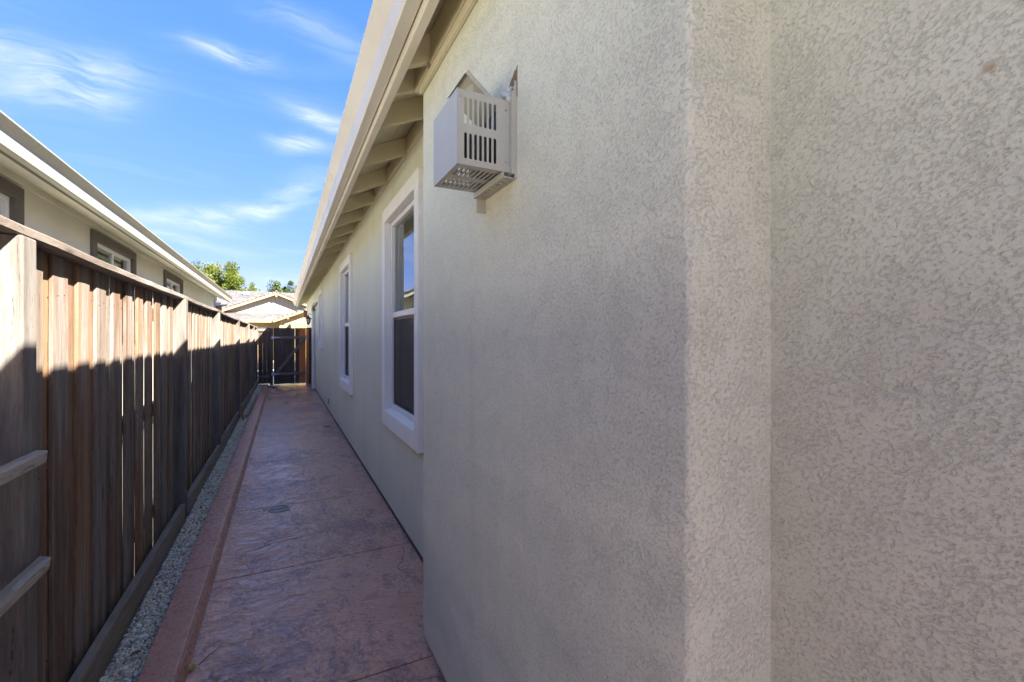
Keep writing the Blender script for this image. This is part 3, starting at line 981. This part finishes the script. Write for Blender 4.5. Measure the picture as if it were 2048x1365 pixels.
for i, py in enumerate(POSTS):
    o = B(-.045, .045, 0, .09, -.05, 1.812 - .05 + .0).build('post', M['post_wood'], fence, .006, 2)
    o.location = (-.745 + .77 + rf.uniform(-.004, .004), py, .05)
    o.rotation_euler = (rf.uniform(-.004, .004), rf.uniform(-.004, .004), rf.uniform(-.02, .02))
    if i < len(POSTS) - 1:
        L = POSTS[i + 1] - py
        # bottom board, in front of the pickets, between the posts
        k = B(-.019, .019, .0, L - .10, -.05, .178).build('kickboard', M['kick_wood'], fence, .004, 2)
        k.location = (-.7215 + .77 + rf.uniform(-.005, .005), py + .095, rf.uniform(-.006, .01))
        k.rotation_euler = (rf.uniform(-.003, .003), rf.uniform(-.03, .03), rf.uniform(-.003, .002))
        for zr in (.30, 1.00, 1.66):
            r = B(-.019, .019, .0, L - .10, -.045, .045).build('rail', M['rail_wood'], fence, .004)
            r.location = (-.822 + .77, py + .095, zr)
CAPJ = [-5.9, -3.15, -.66, 1.72, 4.52, 6.72, 9.60, 12.16, 14.47, 16.34]
zc_ = [1.85, 1.846, 1.848, 1.850, 1.846, 1.852, 1.840, 1.846, 1.838, 1.842]
for i, (a, b) in enumerate(zip(CAPJ[:-1], CAPJ[1:])):
    # flat cap board, worn and slightly wavy along its edge
    L = b - a - .004; n = 14; m = MB(); rings = []
    rr = random.Random(40 + i)
    for j in range(n):
        f = j / (n - 1)
        z = (zc_[i] * (1 - f) + zc_[i + 1] * f) + rr.uniform(-.0015, .0015) - .008 * math.sin(math.pi * f)
        w = rr.uniform(-.003, .003)
        rings.append([(.055 + w, z - .034), (.060 + w, z - .029), (.060 + w, z - .006), (.054 + w, z), (-.076, z), (-.080, z - .005), (-.080, z - .034)])
    k = 7
    v = [(x, L * (j / (n - 1)), z) for j, r_ in enumerate(rings) for x, z in r_]
    fcs = [(j * k + q, j * k + (q + 1) % k, (j + 1) * k + (q + 1) % k, (j + 1) * k + q) for j in range(n - 1) for q in range(k)]
    fcs += [tuple(reversed(range(k))), tuple(range((n - 1) * k, n * k))]
    o = m.add(v, fcs).build('cap_rail', M['cap_wood'], fence)
    o.location = (0, a, 0)
for z, ye in ((1.126, 1.965), (.782, 1.985)):
    r = MB(); e = .012
    r.add([(-.019, 0, -.019), (.019, 0, -.019), (.019, 0, .019), (-.019, 0, .019),
           (-.019, 1.9, -.019), (.019, 1.86, -.015), (.019, 1.875, .019), (-.019, 1.9, .019)],
          [(0, 1, 2, 3), (7, 6, 5, 4), (0, 4, 5, 1), (1, 5, 6, 2), (2, 6, 7, 3), (3, 7, 4, 0)])
    o = r.build('rail', M['rail_wood'], fence, .0025)
    o.location = (-.680 + .77, ye - 1.9, z)

# ------------------------------------------------------------------ the gate
GY = 16.30
panel = thing('fence_panel', 'dark fixed board panel closing the path left of the gate', 'fence panel', (-.45, GY, 0))
xs = [-.70, -.575, -.455, -.335]
for a, b in zip(xs[:-1], xs[1:]):
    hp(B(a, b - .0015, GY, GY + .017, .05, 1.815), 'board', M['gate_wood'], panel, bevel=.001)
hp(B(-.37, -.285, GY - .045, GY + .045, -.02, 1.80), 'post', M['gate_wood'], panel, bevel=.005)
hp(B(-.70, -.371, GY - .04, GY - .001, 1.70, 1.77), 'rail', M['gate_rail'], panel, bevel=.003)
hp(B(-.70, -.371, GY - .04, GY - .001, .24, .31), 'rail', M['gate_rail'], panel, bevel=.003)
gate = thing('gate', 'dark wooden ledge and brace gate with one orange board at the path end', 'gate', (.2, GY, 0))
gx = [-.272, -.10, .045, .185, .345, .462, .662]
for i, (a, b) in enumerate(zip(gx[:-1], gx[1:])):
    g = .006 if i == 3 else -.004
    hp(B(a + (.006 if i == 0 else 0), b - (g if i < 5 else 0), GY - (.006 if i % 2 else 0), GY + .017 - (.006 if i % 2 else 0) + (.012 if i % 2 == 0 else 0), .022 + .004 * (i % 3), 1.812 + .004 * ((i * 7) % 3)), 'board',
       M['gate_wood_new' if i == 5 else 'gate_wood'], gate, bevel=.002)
hp(B(-.268, .655, GY - .042, GY - .003, 1.46, 1.55), 'ledge', M['gate_rail'], gate, bevel=.004)
hp(B(-.268, .655, GY - .042, GY - .003, .30, .39), 'ledge', M['gate_rail'], gate, bevel=.004)
hp(MB().beam((-.20, GY - .023, .395), (.60, GY - .023, 1.455), .036, .085, (0, 1, 0)) if False else
   MB().prism_y([(-.245, .392), (-.13, .392), (.64, 1.40), (.64, 1.457), (.57, 1.457)], GY - .038, GY - .004), 'brace', M['gate_rail'], gate, bevel=.003)
for z in (1.505, .345):
    hp(MB().prism_y([(-.33, z - .045), (-.262, z - .045), (-.255, z - .02), (-.10, z - .008), (-.10, z + .008), (-.255, z + .02), (-.262, z + .045), (-.33, z + .045)],
                    GY - .050, GY - .0455), 'hinge', M['galvanised'], gate)
hp(B(.655, .690, GY - .052, GY - .045, 1.44, 1.58), 'latch', M['galvanised'], gate, bevel=.002)
jamb = thing('gate_post', 'reddish brown gate post between the gate and the house wall', 'post', (.75, GY, 0))
hp(B(.668, .752, GY - .044, GY + .045, -.02, 1.83), 'post', M['gate_wood_new'], jamb, bevel=.004)
hp(B(.755, .834, GY - .01, GY + .03, -.02, 1.83), 'filler_board', M['gate_wood'], jamb, bevel=.003)

# ------------------------------------------------------------------ small things on the ground
dr = thing('drain_cover', 'round grey slotted drain cover set in the stamped path', 'drain', (-.03, 4.48, 0))
DC = (-.03, 4.48, 0)
hp(MB().lathe([(.088, -.01), (.088, .003), (.086, .0055), (.076, .0055), (.074, .003), (.074, -.01)], DC, 32), 'rim', M['pipe_grey'], dr)
hp(MB().lathe([(.0735, -.010), (.0735, -.003), (.001, -.003)], DC, 24), 'well', M['black_plastic'], dr)
m = MB()
for i in range(-4, 5):
    x = i * .0155; ln = math.sqrt(.073 ** 2 - x * x)
    m.box(DC[0] + x - .0032, DC[0] + x + .0032, DC[1] - ln, DC[1] + ln, -.0025, .0035)
m.box(DC[0] - .072, DC[0] + .072, DC[1] - .005, DC[1] + .005, -.002, .0040)
hp(m, 'grate', M['drain_grey'], dr)


def leaf(name, loc, size, rot, mat, curl=.3, seed=0):
    r = random.Random(seed)
    pts = []; N = 9
    for i in range(N):
        f = i / (N - 1)
        w = size * .42 * math.sin(math.pi * min(1, f * .93 + .04)) ** .8 * (1 + r.uniform(-.25, .25))
        z = size * curl * (f - .45) ** 2
        pts.append((f * size, w, z))
    v = []
    for x, w, z in pts:
        v += [(x, -w, z + w * .5), (x, 0, z), (x, w, z + w * .45)]
    f = [(i * 3 + j, i * 3 + j + 1, i * 3 + j + 4, i * 3 + j + 3) for i in range(N - 1) for j in (0, 1)]
    m = MB(); m.add(v, f)
    m.tube([(0, 0, pts[0][2]), (-size * .35, size * .05, pts[0][2] + .002), (-size * .8, size * .2, .003)], .0013, 5)
    o = m.build(name, mat)
    o.location = loc; o.rotation_euler = (0, 0, rot)
    return o


tag(leaf('fallen_leaf', (-.355, 2.475, .003), .052, 2.6, M['dry_leaf'], .9, 1), 'curled yellow leaf lying on the path against the kerb', 'leaf')
tag(leaf('fallen_leaf', (-.615, 2.60, .062), .035, .8, M['dry_leaf_brown'], .9, 2), 'small brown leaf lying on the gravel near the fence', 'leaf')
tag(MB().tube([(-.345, 2.50, .004), (-.31, 2.56, .006), (-.285, 2.59, .004), (-.262, 2.63, .005)], [.0018, .0016, .0014, .001], 5).build('twig', M['twig']),
    'thin dark twig beside the yellow leaf on the path', 'twig')
tag(MB().tube([(.60, 8.20, .006), (.66, 8.22, .012), (.73, 8.235, .008)], [.006, .007, .004], 6).build('twig', M['twig']),
    'short dark twig on the path close to the house wall', 'twig')
tag(MB().tube([(.02, 11.6, .006), (.07, 11.63, .01), (.13, 11.64, .006)], [.006, .008, .004], 6).build('twig', M['twig']),
    'short dark twig in the middle of the path towards the gate', 'twig')
st = MB().add([(-.018, -.012, 0), (.018, -.012, 0), (.018, .012, 0), (-.018, .012, 0), (-.020, -.012, .27), (.020, -.012, .275), (.020, .012, .275), (-.020, .012, .27)],
              [(3, 2, 1, 0), (4, 5, 6, 7), (0, 1, 5, 4), (1, 2, 6, 5), (2, 3, 7, 6), (3, 0, 4, 7)]).build('wooden_stake', M['stake_wood'], None, .002)
st.location = (-.625, 9.3, .03); st.rotation_euler = (0, -.16, .1)
tag(st, 'short orange wooden stake leaning in the gravel by the fence', 'stake')
pk = B(-.022, .022, 0, 3.1, 0, .06).build('loose_plank', M['kick_wood'], None, .003)
pk.location = (-.600, 9.5, .055); pk.rotation_euler = (0, .25, -.012)
tag(pk, 'long grey plank lying on the gravel behind the leaning stake', 'plank')
vb = thing('valve_box', 'small dark grey box on the path in front of the gate', 'box', (-.31, 15.4, 0))
hp(MB().prism_y([(-.375, .0), (-.24, .0), (-.245, .05), (-.28, .085), (-.37, .08)], 15.33, 15.47), 'body', M['pipe_grey'], vb, bevel=.006)
hp(MB().prism_y([(-.28, .001), (-.18, .001), (-.19, .03), (-.28, .045)], 15.30, 15.329), 'nozzle', M['black_plastic'], vb)

# ------------------------------------------------------------------ the neighbouring house on the left
NX = -2.10
nb = thing('neighbor_house', 'pale stucco house with dark window surrounds beyond the fence on the left', 'house', (NX, 0, 0))
NW = [(3.77, 5.61), (7.26, 9.10), (11.05, 12.88)]
NZ0, NZ1 = 1.45, 2.83
mb = MB(); prev = -8.0
for a, b in NW:
    ia, ib = a + .12, b - .12
    mb.box(NX - .16, NX, prev, ia, -.05, 3.05)
    mb.box(NX - .16, NX, ia, ib, -.05, NZ0 + .1)
    mb.box(NX - .16, NX, ia, ib, NZ1 - .08, 3.05)
    prev = ib
mb.box(NX - .16, NX, prev, 19.0, -.05, 3.05)
hp(mb, 'wall', M['stucco_neighbor'], nb)
hp(B(-11.5, NX - .16, 18.85, 18.996, -.05, 3.05), 'end_wall', M['stucco_neighbor'], nb)
hp(B(-11.5, NX - .16, -8, -7.85, -.05, 3.05), 'end_wall', M['stucco_neighbor'], nb)
hp(B(-11.66, -11.5, -8, 19.0, -.05, 3.05), 'rear_wall', M['stucco_neighbor'], nb)


def nsoff(x): return 2.80 + (-1.775 - x) * .40


hp(MB().prism_y([(-1.70, nsoff(-1.70) + .14), (-6.8, nsoff(-6.8) + .14), (-11.9, nsoff(-1.7) + .14), (-11.9, nsoff(-1.7) + .19),
                 (-6.8, nsoff(-6.8) + .20), (-1.70, nsoff(-1.70) + .19)], -8.3, 19.2), 'roof', M['roof_tile'], nb)
hp(MB().prism_y([(-1.776, 2.815), (-2.13, nsoff(-2.13) + .0), (-2.13, nsoff(-2.13) + .02), (-1.776, 2.84)], -8.28, 19.18), 'soffit', M['stucco_neighbor'], nb)
hp(B(-1.775, -1.738, -8.3, 19.2, 2.795, 2.965), 'fascia', M['trim_dark'], nb, bevel=.003)
hp(B(-2.106, -2.075, -8.0, 19.0, nsoff(-2.1) - .075, nsoff(-2.1) - .003), 'frieze', M['stucco_neighbor'], nb, bevel=.004)
for a, b in ((-8.3, -1.6), (-1.6, 4.6), (4.6, 10.9), (10.9, 16.0), (16.0, 19.2)):
    hp(MB().prism_y(gutter_profile(-1.612, -1, .050), a + .0015, b), 'gutter', M['gutter_olive'], nb)
for a, b in NW:
    m = MB(); x0 = NX + .03; tw = .145
    m.box(NX - .02, x0, a, a + tw, NZ0 + .14, NZ1 - .115); m.box(NX - .02, x0, b - tw, b, NZ0 + .14, NZ1 - .115)
    m.box(NX - .02, x0, a, b, NZ1 - .115, NZ1); m.box(NX - .02, x0 + .01, a, b, NZ0, NZ0 + .14)
    w = hp(m, 'window', M['trim_dark'], nb, bevel=.005)
    ga, gb, g0, g1 = a + tw, b - tw, NZ0 + .14, NZ1 - .115
    mid = (ga + gb) / 2; f = MB(); x1 = NX - .012; fw = .045
    f.box(x1 - .06, x1, ga, ga + fw, g0, g1); f.box(x1 - .06, x1, gb - fw, gb, g0, g1)
    f.box(x1 - .06, x1, ga + fw, gb - fw, g0, g0 + fw); f.box(x1 - .06, x1, ga + fw, gb - fw, g1 - fw, g1)
    f.box(x1 - .05, x1 - .008, mid - .022, mid + .022, g0 + fw, g1 - fw)
    hp(f, 'frame', M['vinyl'], w, bevel=.003)
    hp(B(x1 - .034, x1 - .028, ga + fw - .003, mid - .02, g0 + fw - .003, g1 - fw + .003), 'pane', M['glass'], w)
    hp(B(x1 - .046, x1 - .040, mid + .02, gb - fw + .003, g0 + fw - .003, g1 - fw + .003), 'pane', M['glass'], w)
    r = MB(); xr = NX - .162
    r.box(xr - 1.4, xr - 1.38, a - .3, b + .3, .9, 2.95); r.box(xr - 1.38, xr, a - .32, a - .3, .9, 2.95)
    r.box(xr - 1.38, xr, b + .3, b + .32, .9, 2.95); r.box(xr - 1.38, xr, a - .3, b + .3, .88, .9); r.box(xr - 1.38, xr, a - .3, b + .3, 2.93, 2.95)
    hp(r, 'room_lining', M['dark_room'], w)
v_ = MB().box(NX, NX + .02, 18.35, 18.62, 2.55, 2.80)
hp(v_, 'wall_vent', M['pipe_grey'], nb, bevel=.004)
hp(MB().tube([(-1.68, 19.05, 2.80), (-1.68, 19.06, 2.70), (-1.80, 19.06, 2.66), (-2.00, 19.04, 2.63)], .032, 8), 'downspout', M['pipe_grey'], nb)
hp(B(-2.09, -1.93, 18.75, 19.03, 2.38, 2.62), 'downspout_head', M['brown_metal'], nb, bevel=.03, seg=2)

# ------------------------------------------------------------------ the house across the street
fh = thing('street_house', 'cream gabled house with grey tile roofs seen over the gate', 'house', (0, 38, 0))


def tiled(name, p0, p1, p2, p3, courses, parent, rows=None):
    """a roof slope p0-p1 (eave) to p3-p2 (ridge) as overlapping tile courses, each course a part"""
    p0, p1, p2, p3 = map(Vector, (p0, p1, p2, p3))
    nrm = (p1 - p0).cross(p3 - p0).normalized()
    if nrm.z < 0: nrm = -nrm
    root = None
    for i in range(courses):
        f0, f1 = i / courses, (i + 1) / courses + .01
        a, b = p0.lerp(p3, f0), p1.lerp(p2, f0)
        c, d = p1.lerp(p2, min(1, f1)), p0.lerp(p3, min(1, f1))
        L = (b - a).length; n = max(1, int(L / .30)); m = MB(); v = []; fc = []
        for j in range(n):
            g0, g1 = j / n, (j + 1) / n - .012 * (1 / max(L, .1))
            lift = .030 + .010 * RNG.random()
            q = [a.lerp(b, g0), a.lerp(b, g1), d.lerp(c, g1), d.lerp(c, g0)]
            o = len(v)
            v += [q[0] + nrm * lift, q[1] + nrm * lift, q[2] + nrm * .006, q[3] + nrm * .006, q[0] - nrm * .01, q[1] - nrm * .01]
            fc += [(o, o + 1, o + 2, o + 3), (o, o + 4, o + 5, o + 1), (o, o + 3, o + 4), (o + 1, o + 5, o + 2)]
        m.add(v, fc)
        if root is None:
            root = hp(MB().add([p0, p1, p2, p3, p0 - nrm * .05, p1 - nrm * .05, p2 - nrm * .05, p3 - nrm * .05],
                               [(0, 1, 2, 3), (7, 6, 5, 4), (0, 4, 5, 1), (1, 5, 6, 2), (2, 6, 7, 3), (3, 7, 4, 0)]), name, M['roof_tile'], parent)
        o = m.build('tile_course', M['roof_tile'])
        o.parent = root
    return root


GYF = 38.0        # plane of the main gable
GXC, GZP, GS = -.44, 4.86, .40
GL, GR = -3.85, 2.97


def gz(x): return GZP - abs(x - GXC) * GS


# body
hp(B(-13, 9, GYF + .2, 48, -.06, 3.3), 'wall', M['house_cream'], fh)
hp(MB().prism_y([(GL + .35, gz(GL + .35) - .16), (GXC, GZP - .16), (GR - .35, gz(GR - .35) - .16), (GR - .35, 2.2), (GL + .35, 2.2)], GYF + .02, GYF + .2), 'gable_wall', M['house_siding'], fh)
x = GL + .50
while x < GR - .4:
    hp(B(x - .012, x + .012, GYF + .004, GYF + .022, 3.40, gz(x) - .20), 'batten', M['house_trim'], fh); x += .285
hp(B(GL + .2, GR - .2, GYF - .03, GYF + .02, 3.22, 3.40), 'belly_band', M['house_trim'], fh)
for s, e in ((-1, GL), (1, GR)):
    tiled('roof_slope', (e, GYF - .45, gz(e)), (e, GYF + 6, gz(e)), (GXC, GYF + 6, GZP), (GXC, GYF - .45, GZP), 9, fh)
    m = MB()
    m.prism_y([(e, gz(e) - .02), (GXC, GZP - .02), (GXC, GZP - .20), (e, gz(e) - .20)], GYF - .50, GYF - .455)
    hp(m, 'rake_board', M['house_trim'], fh)
    # rake tiles along the edge
    for k in range(13):
        f0 = k / 13; xa = e + (GXC - e) * f0; xb = e + (GXC - e) * (f0 + .09)
        hp(MB().prism_y([(xa, gz(xa) - .03), (xb, gz(xb) - .01), (xb, gz(xb) + .05), (xa, gz(xa) + .085)], GYF - .53, GYF - .40), 'rake_tile', M['roof_tile'], fh)
hp(MB().beam((GXC, GYF - .46, GZP - .28), (GXC, GYF + .05, GZP - .28), .12, .16), 'outlooker', M['house_trim'], fh)
hp(B(GXC - .06, GXC + .06, GYF - .5, GYF + .1, GZP + .02, GZP + .11), 'ridge_cap', M['roof_tile'], fh)
# main roof behind
tiled('roof_slope', (-13.4, 38.25, 3.57), (9.4, 38.25, 3.57), (9.4, 43.5, 5.35), (-13.4, 43.5, 5.35), 15, fh)
hp(MB().add([(-13.4, 43.5, 5.35), (9.4, 43.5, 5.35), (9.4, 49, 3.3), (-13.4, 49, 3.3)], [(0, 1, 2, 3)]), 'rear_slope', M['roof_tile'], fh)
# roof vents and solar panels
for (x, yv) in ((-2.65, 42.3), (-1.9, 40.6), (-4.6, 40.6), (3.0, 42.8)):
    zb = 3.35 + (yv - 37.6) / 5.9 * 2.0
    hp(MB().prism_x([(yv - .25, zb + .02), (yv - .25, zb + .16), (yv + .2, zb + .26), (yv + .2, zb + .1)], x - .22, x + .22), 'roof_vent', M['white_metal'], fh)
for (x, yv) in ((-5.05, 42.6), (-6.05, 42.6), (-6.0, 38.6), (-5.0, 38.6)):
    zb = 3.35 + (yv - 37.6) / 5.9 * 2.0
    hp(MB().add([(x, yv - .8, zb - .27 + .12), (x + .95, yv - .8, zb - .27 + .12), (x + .95, yv + .8, zb + .27 + .12), (x, yv + .8, zb + .27 + .12),
                 (x, yv - .8, zb - .27 + .08), (x + .95, yv - .8, zb - .27 + .08), (x + .95, yv + .8, zb + .27 + .08), (x, yv + .8, zb + .27 + .08)],
                [(0, 1, 2, 3), (7, 6, 5, 4), (0, 4, 5, 1), (1, 5, 6, 2), (2, 6, 7, 3), (3, 7, 4, 0)]), 'solar_panel', M['solar'], fh)
# lower roof in front of the gable and its eave
tiled('porch_roof', (-4.6, 35.9, 2.72), (-.62, 35.9, 2.72), (1.6, GYF + .0, 3.30), (-4.6, GYF + .0, 3.30), 6, fh)
hp(B(-4.6, -.62, 35.84, 35.90, 2.56, 2.74), 'fascia', M['house_trim'], fh)
hp(B(-4.4, -.25, 36.5, 36.7, -.06, 2.70), 'wall', M['house_cream'], fh)
hp(B(-3.4, -1.1, 36.46, 36.50, -.05, 2.15), 'garage_door', M['house_trim'], fh)
# right front gable
WY = 35.0; WXC, WZP = 3.1, 4.16


def wz(x): return WZP - abs(x - WXC) * .39


hp(MB().prism_y([(-.22, -.06), (-.22, wz(-.22) - .13), (WXC, WZP - .13), (6.4, wz(6.4) - .13), (6.4, -.06)], WY + .35, WY + 3.0), 'front_wing', M['house_cream'], fh)
for e in (-.60, 6.8):
    tiled('roof_slope', (e, WY - .1, wz(e)), (e, WY + 6, wz(e)), (WXC, WY + 6, WZP), (WXC, WY - .1, WZP), 8, fh)
    hp(MB().prism_y([(e, wz(e) - .02), (WXC, WZP - .02), (WXC, WZP - .18), (e, wz(e) - .18)], WY - .15, WY - .105), 'rake_board', M['house_trim'], fh)
    for k in range(13):
        f0 = k / 13; xa = e + (WXC - e) * f0; xb = e + (WXC - e) * (f0 + .09)
        hp(MB().prism_y([(xa, wz(xa) - .03), (xb, wz(xb) - .01), (xb, wz(xb) + .05), (xa, wz(xa) + .085)], WY - .18, WY - .06), 'rake_tile', M['roof_tile'], fh)
hp(B(.5, 5.7, WY + .325, WY + .352, 2.75, 2.90), 'belly_band', M['house_trim'], fh)
hp(MB().beam((.30, WY - .1, 2.86), (.30, WY + .36, 2.86), .10, .14), 'outlooker', M['house_trim'], fh)
dw = hp(B(.90, 1.42, WY + .31, WY + .352, .0, 2.45), 'door', M['house_tan'], fh)
m = MB()
m.box(.82, .898, WY + .29, WY + .351, .0, 2.53); m.box(1.422, 1.50, WY + .29, WY + .351, .0, 2.53); m.box(.898, 1.422, WY + .29, WY + .351, 2.452, 2.53)
hp(m, 'door_frame', M['house_trim'], dw)
hp(MB().lathe([(.03, 0), (.09, .10), (.11, .28), (.12, .29), (.04, .40), (.01, .43)], (.42, WY + .22, 2.06), 8), 'porch_lamp', M['bronze'], fh)
hp(B(.38, .46, WY + .22, WY + .352, 2.34, 2.42), 'lamp_bracket', M['bronze'], fh)


# ------------------------------------------------------------------ trees
def tree(name, label, x, y, h, rx, trunk_h, mat, seed, nleaf, group=None, leaf=.115):
    r = np.random.default_rng(seed); rr = random.Random(seed)
    t = thing(name, label, 'tree', (x, y, -.06), group)
    m = MB()
    m.tube([(0, 0, 0), (.05, .02, trunk_h * .5), (.0, .08, trunk_h), (.1, .0, h * .75)], [.24, .19, .15, .04], 9)
    cent = []
    nl = 15
    for i in range(nl):
        a = 2.4 * i + rr.uniform(-.4, .4); f = (i + .5) / nl
        zt = trunk_h + (h - trunk_h) * (.12 + .80 * f); zb = trunk_h * (.75 + .5 * f)
        rad = rx * math.sin(math.pi * min(.97, .22 + .68 * f)) * rr.uniform(.55, 1.0)
        e = Vector((rad * math.cos(a), rad * math.sin(a), zt))
        mid = Vector((rad * .4 * math.cos(a + .2), rad * .4 * math.sin(a + .2), (zb + zt) / 2))
        m.tube([(0, .05, zb), mid, e], [.075, .045, .012], 6)
        for k in range(6):
            g = rr.uniform(.45, 1.08)
            p = mid.lerp(e, g) + Vector((rr.gauss(0, .3), rr.gauss(0, .3), rr.gauss(0, .25))) * rx * .33
            cent.append((p, rr.uniform(.22, .62) * rx * .42))
            if k % 2 == 0: m.tube([mid.lerp(e, .5), mid.lerp(p, .6), p], [.03, .02, .006], 5)
    hp(MB_shift(m, x, y, -.06), 'trunk', M['bark'], t)
    C = np.array([list(c) for c, _ in cent]); S = np.array([s for _, s in cent])
    idx = r.integers(0, len(C), nleaf)
    d = r.normal(0, 1, (nleaf, 3)); d /= np.linalg.norm(d, axis=1)[:, None]
    P = C[idx] + d * (S[idx] * r.random(nleaf) ** .4)[:, None]
    s = leaf * r.uniform(.6, 1.3, nleaf)
    a = r.normal(0, 1, (nleaf, 3)); a /= np.linalg.norm(a, axis=1)[:, None]
    b = np.cross(a, r.normal(0, 1, (nleaf, 3))); b /= np.linalg.norm(b, axis=1)[:, None]
    V = np.stack([P - a * s[:, None], P + b * s[:, None] * .45, P + a * s[:, None], P - b * s[:, None] * .45], 1)
    me = bpy.data.meshes.new('crown')
    me.vertices.add(nleaf * 4); me.vertices.foreach_set('co', V.reshape(-1))
    me.loops.add(nleaf * 4); me.loops.foreach_set('vertex_index', np.arange(nleaf * 4, dtype=np.int32))
    me.polygons.add(nleaf); me.polygons.foreach_set('loop_start', np.arange(0, nleaf * 4, 4, dtype=np.int32))
    tone = np.clip(.5 + .25 * r.normal(0, 1, len(C))[idx] + .18 * r.normal(0, 1, nleaf), 0, 1)
    at = me.attributes.new('tone', 'FLOAT', 'POINT'); at.data.foreach_set('value', np.repeat(tone, 4).astype(np.float32))
    me.update(calc_edges=True); me.materials.append(M[mat])
    o = link('crown', me, t)
    return t


def MB_shift(m, x, y, z):
    m.v = [(p[0] + x, p[1] + y, p[2] + z) for p in m.v]
    return m


tree('street_tree', 'large yellow green tree rising behind the left end of the tiled roof', -6.3, 60, 10.2, 3.9, 3.2, 'leaf_yellow', 3, 30000)
tree('street_tree', 'low yellow green tree on the roofline between the two taller trees', -2.95, 63, 8.3, 1.8, 2.2, 'leaf_yellow', 8, 11000)
tree('street_tree', 'dark green tree behind the gable peak beside the right eave', .9, 66, 9.2, 3.6, 2.6, 'leaf_green', 14, 22000)
tree('street_tree', 'green tree beyond the far yard, seen mirrored in the neighbor window', 9.5, 52, 10.5, 3.6, 3.2, 'leaf_green', 21, 9000)
